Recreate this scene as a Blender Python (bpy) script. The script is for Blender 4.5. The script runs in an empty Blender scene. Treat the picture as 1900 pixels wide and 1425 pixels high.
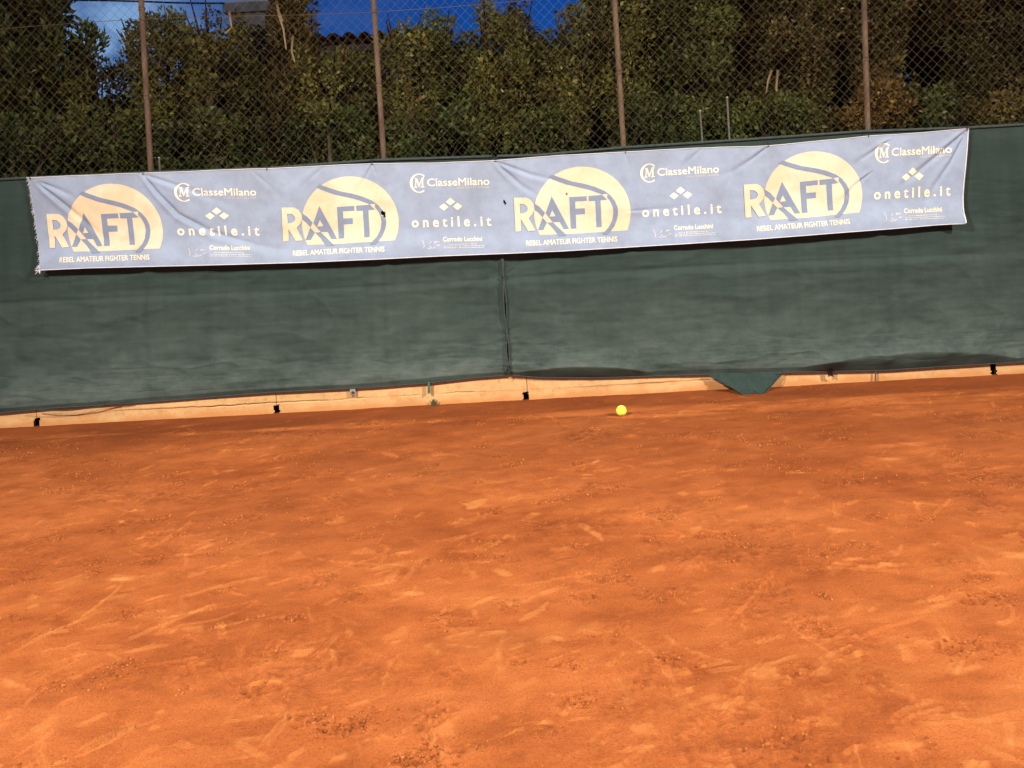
import bpy, bmesh, math, random
import numpy as np
from mathutils import Vector, Matrix, geometry

random.seed(7)
rng = np.random.default_rng(11)
scene = bpy.context.scene
COL = scene.collection
R = math.radians

# ------------------------------------------------------------------ camera
F = 1427.0                      # focal length in pixels of the 1900 px wide photograph
CX, CY = 950.0, 360.0           # principal point (rising-front style shift: verticals stay parallel)
ROLL = R(3.05)
CAMZ = 1.5
cam_d = bpy.data.cameras.new('camera')
cam = bpy.data.objects.new('camera', cam_d)
COL.objects.link(cam)
cam_d.sensor_width = 36.0
cam_d.lens = 36.0 * F / 1900.0
cam_d.shift_y = -(712.5 - CY) / 1900.0
cam_d.clip_start = 0.05
cam_d.clip_end = 2000
cam.matrix_world = Matrix.Translation((0, 0, CAMZ)) @ Matrix.Rotation(R(90), 4, 'X') @ Matrix.Rotation(-ROLL, 4, 'Z')
scene.camera = cam
CR, SR = math.cos(ROLL), math.sin(ROLL)

# ------------------------------------------------------------------ world: dusk sky with a few clouds
SUN_EL, SUN_AZ = R(4.0), R(200.0)
world = bpy.data.worlds.new('World')
scene.world = world
world.use_nodes = True
wn, wl = world.node_tree.nodes, world.node_tree.links
wn.clear()
w_out = wn.new('ShaderNodeOutputWorld')
w_bg = wn.new('ShaderNodeBackground')
w_sky = wn.new('ShaderNodeTexSky')
w_sky.sky_type = 'NISHITA'
w_sky.sun_disc = False
w_sky.sun_elevation = SUN_EL
w_sky.sun_rotation = SUN_AZ
w_sky.air_density = 1.0
w_sky.dust_density = 0.3
w_sky.ozone_density = 4.0
w_tint = wn.new('ShaderNodeMix'); w_tint.data_type = 'RGBA'; w_tint.blend_type = 'MULTIPLY'
w_tint.inputs['Factor'].default_value = 1.0
w_tint.inputs['B'].default_value = (0.10, 0.44, 1.12, 1)
wl.new(w_sky.outputs['Color'], w_tint.inputs['A'])
w_tc = wn.new('ShaderNodeTexCoord')
w_map = wn.new('ShaderNodeMapping'); w_map.inputs['Scale'].default_value = (5.0, 5.0, 9.0)
w_map.inputs['Location'].default_value = (0.15, 0.0, 0.6)
wl.new(w_tc.outputs['Generated'], w_map.inputs['Vector'])
w_no = wn.new('ShaderNodeTexNoise'); w_no.inputs['Scale'].default_value = 1.0
w_no.inputs['Detail'].default_value = 7; w_no.inputs['Roughness'].default_value = 0.6
wl.new(w_map.outputs['Vector'], w_no.inputs['Vector'])
# clouds gather to the left (west) of the court
w_sep = wn.new('ShaderNodeSeparateXYZ'); wl.new(w_tc.outputs['Generated'], w_sep.inputs[0])
w_side = wn.new('ShaderNodeMapRange')
w_side.inputs['From Min'].default_value = -0.10; w_side.inputs['From Max'].default_value = -0.50
w_side.inputs['To Min'].default_value = 0.0; w_side.inputs['To Max'].default_value = 1.0
wl.new(w_sep.outputs['X'], w_side.inputs['Value'])
w_cr = wn.new('ShaderNodeMapRange')
w_cr.inputs['From Min'].default_value = 0.36; w_cr.inputs['From Max'].default_value = 0.68
wl.new(w_no.outputs['Fac'], w_cr.inputs['Value'])
w_mul = wn.new('ShaderNodeMath'); w_mul.operation = 'MULTIPLY'; w_mul.use_clamp = True
wl.new(w_cr.outputs['Result'], w_mul.inputs[0]); wl.new(w_side.outputs['Result'], w_mul.inputs[1])
w_dist = wn.new('ShaderNodeVectorMath'); w_dist.operation = 'DISTANCE'
w_dist.inputs[1].default_value = (-0.4281, 0.8808, 0.2021)
wl.new(w_tc.outputs['Generated'], w_dist.inputs[0])
w_blob = wn.new('ShaderNodeMapRange'); w_blob.inputs['From Min'].default_value = 0.085; w_blob.inputs['From Max'].default_value = 0.01
wl.new(w_dist.outputs['Value'], w_blob.inputs['Value'])
w_n2 = wn.new('ShaderNodeTexNoise'); w_n2.inputs['Scale'].default_value = 26.0; w_n2.inputs['Detail'].default_value = 6
wl.new(w_tc.outputs['Generated'], w_n2.inputs['Vector'])
w_r2 = wn.new('ShaderNodeMapRange'); w_r2.inputs['From Min'].default_value = 0.36; w_r2.inputs['From Max'].default_value = 0.62
wl.new(w_n2.outputs['Fac'], w_r2.inputs['Value'])
w_m2 = wn.new('ShaderNodeMath'); w_m2.operation = 'MULTIPLY'
wl.new(w_blob.outputs[0], w_m2.inputs[0]); wl.new(w_r2.outputs[0], w_m2.inputs[1])
w_add = wn.new('ShaderNodeMath'); w_add.operation = 'ADD'; w_add.use_clamp = True
wl.new(w_mul.outputs[0], w_add.inputs[0]); wl.new(w_m2.outputs[0], w_add.inputs[1])
w_mix = wn.new('ShaderNodeMix'); w_mix.data_type = 'RGBA'
wl.new(w_add.outputs[0], w_mix.inputs['Factor'])
wl.new(w_tint.outputs['Result'], w_mix.inputs['A'])
w_mix.inputs['B'].default_value = (2.0, 3.6, 6.2, 1)
wl.new(w_mix.outputs['Result'], w_bg.inputs['Color'])
w_bg.inputs['Strength'].default_value = 0.10
wl.new(w_bg.outputs[0], w_out.inputs['Surface'])

# ------------------------------------------------------------------ last daylight: one weak, very soft sun
sun_d = bpy.data.lights.new('sun', 'SUN')
sun_d.energy = 0.12
sun_d.angle = R(12)
sun_d.color = (1.0, 0.9, 0.8)
sun = bpy.data.objects.new('sun', sun_d)
COL.objects.link(sun)
sd = Vector((math.sin(SUN_AZ) * math.cos(SUN_EL), math.cos(SUN_AZ) * math.cos(SUN_EL), math.sin(SUN_EL)))
sun.rotation_euler = sd.to_track_quat('Z', 'Y').to_euler()

scene.view_settings.view_transform = 'Standard'
scene.view_settings.look = 'None'
scene.view_settings.exposure = 0.0
scene.view_settings.gamma = 1.0
scene.cycles.max_bounces = 6

LAMP_W = (6700.0, 6500.0)
LAMP_COL = (1.0, 0.87, 0.72)

# ------------------------------------------------------------------ helpers
def at(x, y, Y):
    """photo pixel -> world X, Z on the vertical plane at depth Y"""
    u, v = (x - CX) / F, (CY - y) / F
    return Y * (u * CR + v * SR), CAMZ + Y * (-u * SR + v * CR)

def pt(x, y, Y):
    X, Z = at(x, y, Y)
    return Vector((X, Y, Z))

def tag(o, label=None, cat=None, group=None, kind=None):
    if label: o['label'] = label
    if cat: o['category'] = cat
    if group: o['group'] = group
    if kind: o['kind'] = kind
    return o

def empty(name, loc=(0, 0, 0)):
    o = bpy.data.objects.new(name, None)
    o.empty_display_size = 0.1
    o.location = loc
    COL.objects.link(o)
    return o

def put(name, me, mat=None, parent=None, smooth=False):
    if mat: me.materials.append(mat)
    o = bpy.data.objects.new(name, me)
    COL.objects.link(o)
    if smooth:
        me.polygons.foreach_set('use_smooth', np.ones(len(me.polygons), dtype=bool))
    if parent:
        o.parent = parent
        o.matrix_parent_inverse = Matrix.Translation(-Vector(parent.location))
    return o

def np_mesh(name, co, quads):
    co = np.asarray(co, dtype=np.float32); quads = np.asarray(quads, dtype=np.int32)
    k = quads.shape[1]
    me = bpy.data.meshes.new(name)
    me.vertices.add(len(co)); me.vertices.foreach_set('co', co.ravel())
    me.loops.add(quads.size); me.loops.foreach_set('vertex_index', quads.ravel())
    me.polygons.add(len(quads))
    me.polygons.foreach_set('loop_start', np.arange(0, quads.size, k, dtype=np.int32))
    me.update(calc_edges=True)
    me.validate()
    return me

def grid_quads(nu, nv):
    """vertices indexed j*nu+i"""
    i, j = np.meshgrid(np.arange(nu - 1), np.arange(nv - 1))
    a = (j * nu + i).ravel()
    return np.stack([a, a + 1, a + nu + 1, a + nu], axis=1)

def attr(me, name, vals):
    a = me.attributes.new(name, 'FLOAT', 'POINT')
    a.data.foreach_set('value', np.asarray(vals, dtype=np.float32).ravel())

def cattr(me, name, rgb):
    a = me.color_attributes.new(name, 'FLOAT_COLOR', 'POINT')
    rgba = np.concatenate([rgb, np.ones((len(rgb), 1))], axis=1).astype(np.float32)
    a.data.foreach_set('color', rgba.ravel())

_perm = rng.permutation(512)
def vnoise(x, y, seed=0):
    """smooth value noise in 0..1"""
    x = np.asarray(x, float) + seed * 17.31; y = np.asarray(y, float) + seed * 9.77
    xi = np.floor(x).astype(int); yi = np.floor(y).astype(int)
    fx = x - xi; fy = y - yi
    fx = fx * fx * fx * (fx * (6 * fx - 15) + 10); fy = fy * fy * fy * (fy * (6 * fy - 15) + 10)
    def h(a, b):
        return _perm[(_perm[(a + 1000) % 512] + b + 1000) % 512] / 511.0
    return ((h(xi, yi) * (1 - fx) + h(xi + 1, yi) * fx) * (1 - fy)
            + (h(xi, yi + 1) * (1 - fx) + h(xi + 1, yi + 1) * fx) * fy)

def fbm(x, y, seed=0, octv=4, gain=0.5):
    s = 0; a = 1; t = 0
    for k in range(octv):
        s = s + a * vnoise(np.asarray(x) * 2 ** k, np.asarray(y) * 2 ** k, seed + k * 3)
        t += a; a *= gain
    return s / t

def sstep(a, b, x):
    t = np.clip((x - a) / (b - a), 0, 1)
    return t * t * (3 - 2 * t)

def tube_geo(pts, radii, n=8, cap=True):
    """swept tube through points -> verts, faces"""
    pts = [Vector([float(q) for q in p]) for p in pts]
    radii = [float(q) for q in radii] if hasattr(radii, "__len__") else [float(radii)] * len(pts)
    V, Fc = [], []
    up = Vector((0.13, 0.21, 0.97))
    for i, p in enumerate(pts):
        d = (pts[min(i + 1, len(pts) - 1)] - pts[max(i - 1, 0)]).normalized()
        if abs(d.dot(up)) > 0.98: ref = Vector((1, 0, 0))
        else: ref = up
        a = d.cross(ref).normalized(); b = d.cross(a).normalized()
        for k in range(n):
            t = 2 * math.pi * k / n
            V.append(p + radii[i] * (math.cos(t) * a + math.sin(t) * b))
    for i in range(len(pts) - 1):
        for k in range(n):
            k2 = (k + 1) % n
            Fc.append((i * n + k, i * n + k2, (i + 1) * n + k2, (i + 1) * n + k))
    if cap:
        Fc.append(tuple(range(n)))
        Fc.append(tuple(range((len(pts) - 1) * n, len(pts) * n))[::-1])
    return V, Fc

class MB:
    def __init__(s): s.V = []; s.F = []
    def add(s, V, Fc):
        o = len(s.V); s.V += [tuple(v) for v in V]; s.F += [tuple(i + o for i in f) for f in Fc]
    def tube(s, pts, r, n=8, cap=True): s.add(*tube_geo(pts, r, n, cap)); return s
    def box(s, x0, x1, y0, y1, z0, z1, bev=0.0):
        bm = bmesh.new(); bmesh.ops.create_cube(bm, size=1)
        for v in bm.verts:
            v.co = Vector(((x0 + x1) / 2 + v.co.x * (x1 - x0), (y0 + y1) / 2 + v.co.y * (y1 - y0), (z0 + z1) / 2 + v.co.z * (z1 - z0)))
        if bev: bmesh.ops.bevel(bm, geom=bm.edges[:], offset=bev, segments=2, affect='EDGES', profile=0.6)
        bm.verts.index_update()
        s.add([v.co.copy() for v in bm.verts], [[v.index for v in f.verts] for f in bm.faces]); bm.free(); return s
    def build(s, name, mat, parent=None, smooth=False):
        me = bpy.data.meshes.new(name); me.from_pydata(s.V, [], s.F); me.update()
        return put(name, me, mat, parent, smooth)

# ------------------------------------------------------------------ materials
def new_mat(name, rough=0.8, spec=0.3):
    m = bpy.data.materials.new(name); m.use_nodes = True
    nt = m.node_tree; b = nt.nodes['Principled BSDF']
    b.inputs['Roughness'].default_value = rough
    b.inputs['Specular IOR Level'].default_value = spec
    return m, nt, nt.nodes, nt.links, b

def ramp(n, stops):
    r = n.new('ShaderNodeValToRGB'); e = r.color_ramp.elements
    while len(e) > 1: e.remove(e[-1])
    e[0].position = stops[0][0]; e[0].color = (*stops[0][1], 1)
    for p, c in stops[1:]:
        k = e.new(p); k.color = (*c, 1)
    return r

def noise(n, l, vec, scale, detail=5, rough=0.55, stretch=None):
    t = n.new('ShaderNodeTexNoise'); t.inputs['Scale'].default_value = scale
    t.inputs['Detail'].default_value = detail; t.inputs['Roughness'].default_value = rough
    if stretch:
        mp = n.new('ShaderNodeMapping'); mp.inputs['Scale'].default_value = stretch
        l.new(vec, mp.inputs['Vector']); l.new(mp.outputs[0], t.inputs['Vector'])
    else: l.new(vec, t.inputs['Vector'])
    return t

def mixc(n, l, fac, a, b, mode='MIX'):
    m = n.new('ShaderNodeMix'); m.data_type = 'RGBA'; m.blend_type = mode
    for s, v in (('Factor', fac), ('A', a), ('B', b)):
        if hasattr(v, 'links'): l.new(v, m.inputs[s])
        elif s == 'Factor': m.inputs[s].default_value = v
        else: m.inputs[s].default_value = (*v, 1)
    return m.outputs['Result']

def bump(n, l, b, h, strength, dist):
    k = n.new('ShaderNodeBump'); k.inputs['Strength'].default_value = strength; k.inputs['Distance'].default_value = dist
    l.new(h, k.inputs['Height']); l.new(k.outputs[0], b.inputs['Normal']); return k

def simple(name, ca, cb, scale=8, rough=0.7, bmp=0.0, spec=0.3, metal=0, stretch=None):
    m, nt, n, l, b = new_mat(name, rough, spec)
    tc = n.new('ShaderNodeTexCoord')
    t = noise(n, l, tc.outputs['Object'], scale, 6, 0.6, stretch)
    r = ramp(n, [(0.3, ca), (0.7, cb)]); l.new(t.outputs['Fac'], r.inputs[0]); l.new(r.outputs[0], b.inputs['Base Color'])
    b.inputs['Metallic'].default_value = metal
    if bmp: bump(n, l, b, t.outputs['Fac'], bmp, 0.01)
    return m

def clay_mat():
    m, nt, n, l, b = new_mat('red_clay', 0.95, 0.08)
    tc = n.new('ShaderNodeTexCoord'); P = tc.outputs['Object']
    a = n.new('ShaderNodeAttribute'); a.attribute_name = 'dust'
    big = noise(n, l, P, 1.3, 5, 0.55, (0.7, 1.25, 1))
    mid = noise(n, l, P, 7.0, 6, 0.62, (0.75, 1.3, 1))
    fin = noise(n, l, P, 130.0, 6, 0.8)
    grit = noise(n, l, P, 420.0, 2, 0.6)
    c0 = ramp(n, [(0.33, (0.42, 0.112, 0.029)), (0.52, (0.53, 0.153, 0.042)), (0.68, (0.60, 0.186, 0.055))])
    l.new(big.outputs['Fac'], c0.inputs[0])
    c1 = ramp(n, [(0.34, (0.80, 0.77, 0.75)), (0.5, (1, 1, 1)), (0.66, (1.1, 1.14, 1.16))]); l.new(mid.outputs['Fac'], c1.inputs[0])
    c = mixc(n, l, 1.0, c0.outputs[0], c1.outputs[0], 'MULTIPLY')
    c2 = ramp(n, [(0.34, (0.68, 0.66, 0.64)), (0.5, (1, 1, 1)), (0.68, (1.2, 1.2, 1.2))]); l.new(fin.outputs['Fac'], c2.inputs[0])
    c = mixc(n, l, 1.0, c, c2.outputs[0], 'MULTIPLY')
    # dry loose dust (pale) and damp compact patches plus painted light falloff (dark), from the 'dust' field of the surface
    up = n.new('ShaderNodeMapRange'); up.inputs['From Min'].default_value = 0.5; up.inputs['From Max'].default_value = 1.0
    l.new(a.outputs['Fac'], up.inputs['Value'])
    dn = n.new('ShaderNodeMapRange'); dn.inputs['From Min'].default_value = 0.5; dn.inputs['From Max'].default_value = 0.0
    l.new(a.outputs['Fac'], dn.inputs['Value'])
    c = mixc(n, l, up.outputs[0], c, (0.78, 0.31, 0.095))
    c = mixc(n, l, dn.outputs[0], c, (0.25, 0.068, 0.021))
    l.new(c, b.inputs['Base Color'])
    h = n.new('ShaderNodeMath'); h.operation = 'ADD'
    l.new(fin.outputs['Fac'], h.inputs[0]); l.new(grit.outputs['Fac'], h.inputs[1])
    bump(n, l, b, h.outputs[0], 1.0, 0.009)
    return m

def net_mat():
    m, nt, n, l, b = new_mat('green_shade_cloth', 0.78, 0.25)
    tc = n.new('ShaderNodeTexCoord'); P = tc.outputs['Object']
    s1 = noise(n, l, P, 2.2, 6, 0.6, (0.55, 1, 1.6))
    s2 = noise(n, l, P, 5.0, 6, 0.65, (0.5, 1, 9.0))       # horizontal weave streaks
    s3 = noise(n, l, P, 4.0, 5, 0.6, (3.2, 1, 0.35))       # vertical runs
    w = noise(n, l, P, 300.0, 2, 0.5, (0.5, 1, 1.5))
    c0 = ramp(n, [(0.32, (0.0155, 0.0345, 0.031)), (0.68, (0.0225, 0.0435, 0.0385))]); l.new(s1.outputs['Fac'], c0.inputs[0])
    c1 = ramp(n, [(0.3, (0.88, 0.89, 0.89)), (0.7, (1.08, 1.08, 1.08))]); l.new(s2.outputs['Fac'], c1.inputs[0])
    c = mixc(n, l, 1.0, c0.outputs[0], c1.outputs[0], 'MULTIPLY')
    c2 = ramp(n, [(0.35, (0.86, 0.88, 0.88)), (0.65, (1.1, 1.1, 1.08))]); l.new(s3.outputs['Fac'], c2.inputs[0])
    c = mixc(n, l, 1.0, c, c2.outputs[0], 'MULTIPLY')
    c3 = ramp(n, [(0.35, (0.82, 0.82, 0.82)), (0.65, (1.15, 1.15, 1.15))]); l.new(w.outputs['Fac'], c3.inputs[0])
    c = mixc(n, l, 1.0, c, c3.outputs[0], 'MULTIPLY')
    a = n.new('ShaderNodeAttribute'); a.attribute_name = 'dust'
    dn = noise(n, l, P, 3.0, 6, 0.65, (1.6, 1, 2.5))
    dm = n.new('ShaderNodeMath'); dm.operation = 'MULTIPLY'; l.new(a.outputs['Fac'], dm.inputs[0])
    dr = n.new('ShaderNodeMapRange'); dr.inputs['From Min'].default_value = 0.2; dr.inputs['From Max'].default_value = 0.75
    l.new(dn.outputs['Fac'], dr.inputs['Value']); l.new(dr.outputs[0], dm.inputs[1])
    c = mixc(n, l, dm.outputs[0], c, (0.100, 0.134, 0.122))
    l.new(c, b.inputs['Base Color'])
    bump(n, l, b, w.outputs['Fac'], 0.35, 0.002)
    return m

def cloth_mat(name, col, stain, worn=0.0):
    m, nt, n, l, b = new_mat(name, 0.6, 0.3)
    tc = n.new('ShaderNodeTexCoord'); P = tc.outputs['Object']
    s = noise(n, l, P, 3.5, 6, 0.62)
    s2 = noise(n, l, P, 11.0, 5, 0.6)
    c0 = ramp(n, [(0.38, stain), (0.56, col)]); l.new(s.outputs['Fac'], c0.inputs[0])
    c1 = ramp(n, [(0.3, (0.91, 0.91, 0.92)), (0.6, (1.03, 1.03, 1.03))]); l.new(s2.outputs['Fac'], c1.inputs[0])
    c = mixc(n, l, 1.0, c0.outputs[0], c1.outputs[0], 'MULTIPLY')
    w = noise(n, l, P, 260.0, 2, 0.5)
    c2 = ramp(n, [(0.3, (0.94, 0.94, 0.94)), (0.7, (1.03, 1.03, 1.03))]); l.new(w.outputs['Fac'], c2.inputs[0])
    c = mixc(n, l, 1.0, c, c2.outputs[0], 'MULTIPLY')
    if worn:
        # print rubbed away in specks
        k = noise(n, l, P, 60.0, 4, 0.7)
        kr = n.new('ShaderNodeMapRange'); kr.inputs['From Min'].default_value = 0.60; kr.inputs['From Max'].default_value = 0.68
        l.new(k.outputs['Fac'], kr.inputs['Value'])
        km = n.new('ShaderNodeMath'); km.operation = 'MULTIPLY'; km.inputs[1].default_value = worn
        l.new(kr.outputs[0], km.inputs[0])
        c = mixc(n, l, km.outputs[0], c, (0.256, 0.336, 0.468))
    l.new(c, b.inputs['Base Color'])
    return m

def wall_mat():
    m, nt, n, l, b = new_mat('painted_concrete', 0.85, 0.2)
    tc = n.new('ShaderNodeTexCoord'); P = tc.outputs['Object']
    s = noise(n, l, P, 2.5, 6, 0.6, (1, 1, 2)); s2 = noise(n, l, P, 22, 6, 0.7); s3 = noise(n, l, P, 90, 3, 0.6)
    c0 = ramp(n, [(0.3, (0.50, 0.31, 0.14)), (0.7, (0.65, 0.42, 0.195))]); l.new(s.outputs['Fac'], c0.inputs[0])
    c1 = ramp(n, [(0.3, (0.78, 0.74, 0.68)), (0.48, (1, 1, 1)), (0.72, (1.0, 1.0, 1.0)), (0.78, (1.35, 1.5, 1.7))]); l.new(s2.outputs['Fac'], c1.inputs[0])
    c = mixc(n, l, 1.0, c0.outputs[0], c1.outputs[0], 'MULTIPLY')
    a = n.new('ShaderNodeAttribute'); a.attribute_name = 'dust'
    c = mixc(n, l, a.outputs['Fac'], c, (0.52, 0.25, 0.09))
    l.new(c, b.inputs['Base Color'])
    h = n.new('ShaderNodeMath'); h.operation = 'ADD'; l.new(s2.outputs['Fac'], h.inputs[0]); l.new(s3.outputs['Fac'], h.inputs[1])
    bump(n, l, b, h.outputs[0], 0.35, 0.006)
    return m

def leaf_mat():
    m, nt, n, l, b = new_mat('foliage', 0.55, 0.25)
    a = n.new('ShaderNodeVertexColor'); a.layer_name = 'tone'
    l.new(a.outputs['Color'], b.inputs['Base Color'])
    tr = n.new('ShaderNodeBsdfTranslucent'); l.new(a.outputs['Color'], tr.inputs['Color'])
    mx = n.new('ShaderNodeMixShader'); mx.inputs[0].default_value = 0.18
    l.new(b.outputs[0], mx.inputs[1]); l.new(tr.outputs[0], mx.inputs[2])
    l.new(mx.outputs[0], n['Material Output'].inputs['Surface'])
    return m

def felt_mat():
    m, nt, n, l, b = new_mat('tennis_felt', 0.95, 0.1)
    tc = n.new('ShaderNodeTexCoord')
    t = noise(n, l, tc.outputs['Object'], 240, 4, 0.7)
    r = ramp(n, [(0.3, (0.82, 0.88, 0.02)), (0.7, (0.97, 1.0, 0.05))]); l.new(t.outputs['Fac'], r.inputs[0]); l.new(r.outputs[0], b.inputs['Base Color'])
    bump(n, l, b, t.outputs['Fac'], 0.5, 0.003)
    b.inputs['Sheen Weight'].default_value = 0.4
    return m

M = dict(
    clay=clay_mat(), net=net_mat(), wall=wall_mat(), leaf=leaf_mat(), felt=felt_mat(),
    soil=simple('dry_soil', (0.10, 0.06, 0.035), (0.16, 0.10, 0.06), 5, 0.95, 0.5),
    blue=cloth_mat('banner_blue', (0.256, 0.336, 0.468), (0.228, 0.295, 0.40)),
    ink=cloth_mat('printed_blue', (0.183, 0.250, 0.365), (0.165, 0.218, 0.31)),
    cream=cloth_mat('printed_cream', (0.66, 0.585, 0.445), (0.62, 0.49, 0.33)),
    worn=cloth_mat('worn_cream', (0.84, 0.76, 0.58), (0.78, 0.68, 0.48), 0.8),
    text=cloth_mat('printed_lettering', (0.80, 0.76, 0.64), (0.74, 0.68, 0.54)),
    fine=cloth_mat('fine_print', (0.62, 0.62, 0.58), (0.56, 0.56, 0.54), 0.9),
    hem=simple('dark_green_hem', (0.022, 0.036, 0.034), (0.045, 0.062, 0.058), 30, 0.8),
    rust=simple('rusty_steel', (0.060, 0.033, 0.020), (0.135, 0.092, 0.058), 14, 0.75, 0.3, 0.35, 0.0, (1, 1, 0.35)),
    wire=simple('weathered_wire', (0.055, 0.045, 0.027), (0.10, 0.082, 0.05), 6, 0.6, 0, 0.4),
    galv=simple('galvanised_steel', (0.30, 0.31, 0.28), (0.42, 0.42, 0.38), 12, 0.5, 0.1, 0.5, 0.3),
    gpaint=simple('green_paint', (0.02, 0.07, 0.05), (0.05, 0.12, 0.085), 20, 0.6),
    bark=simple('bark', (0.035, 0.025, 0.015), (0.085, 0.062, 0.038), 16, 0.9, 0.6, 0.2, 0, (1, 1, 0.25)),
    pale=simple('pale_bark', (0.19, 0.14, 0.08), (0.28, 0.22, 0.13), 18, 0.85, 0.4),
    dark=simple('hole_shade', (0.010, 0.007, 0.005), (0.022, 0.015, 0.010), 10, 1.0),  # near-black lining: shade inside the drain holes put into the colour
    plaster=simple('white_plaster', (0.62, 0.60, 0.55), (0.78, 0.76, 0.71), 3, 0.85, 0.2),
    cement=simple('old_cement', (0.22, 0.19, 0.155), (0.42, 0.37, 0.30), 6, 0.9, 0.5),
    tile=simple('clay_tile', (0.10, 0.045, 0.03), (0.19, 0.085, 0.05), 9, 0.85, 0.3),
    wood=simple('weathered_wood', (0.17, 0.11, 0.07), (0.26, 0.18, 0.11), 9, 0.8, 0.3),
    black=simple('black_plastic', (0.012, 0.012, 0.013), (0.022, 0.022, 0.024), 12, 0.5),
    thread=simple('frayed_thread', (0.52, 0.55, 0.62), (0.66, 0.68, 0.72), 12, 0.8),
)

# ------------------------------------------------------------------ ground and clay court
YW = 5.55        # front face of the low wall
YN = 5.537       # windscreen net
YB = 5.503       # banner

def terrain():
    n = 41
    xs = np.concatenate([np.linspace(-400, -6, 12), np.linspace(-5, 5, 17), np.linspace(6, 400, 12)])
    ys = np.concatenate([np.linspace(-300, 1.0, 14), np.linspace(1.4, 12, 14), np.linspace(14, 600, 13)])
    X, Y = np.meshgrid(xs, ys)
    Z = np.full_like(X, -0.035)
    me = np_mesh('ground', np.stack([X, Y, Z], -1).reshape(-1, 3), grid_quads(len(xs), len(ys)))
    o = put('ground', me, M['soil']); tag(o, kind='structure')
terrain()

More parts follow.
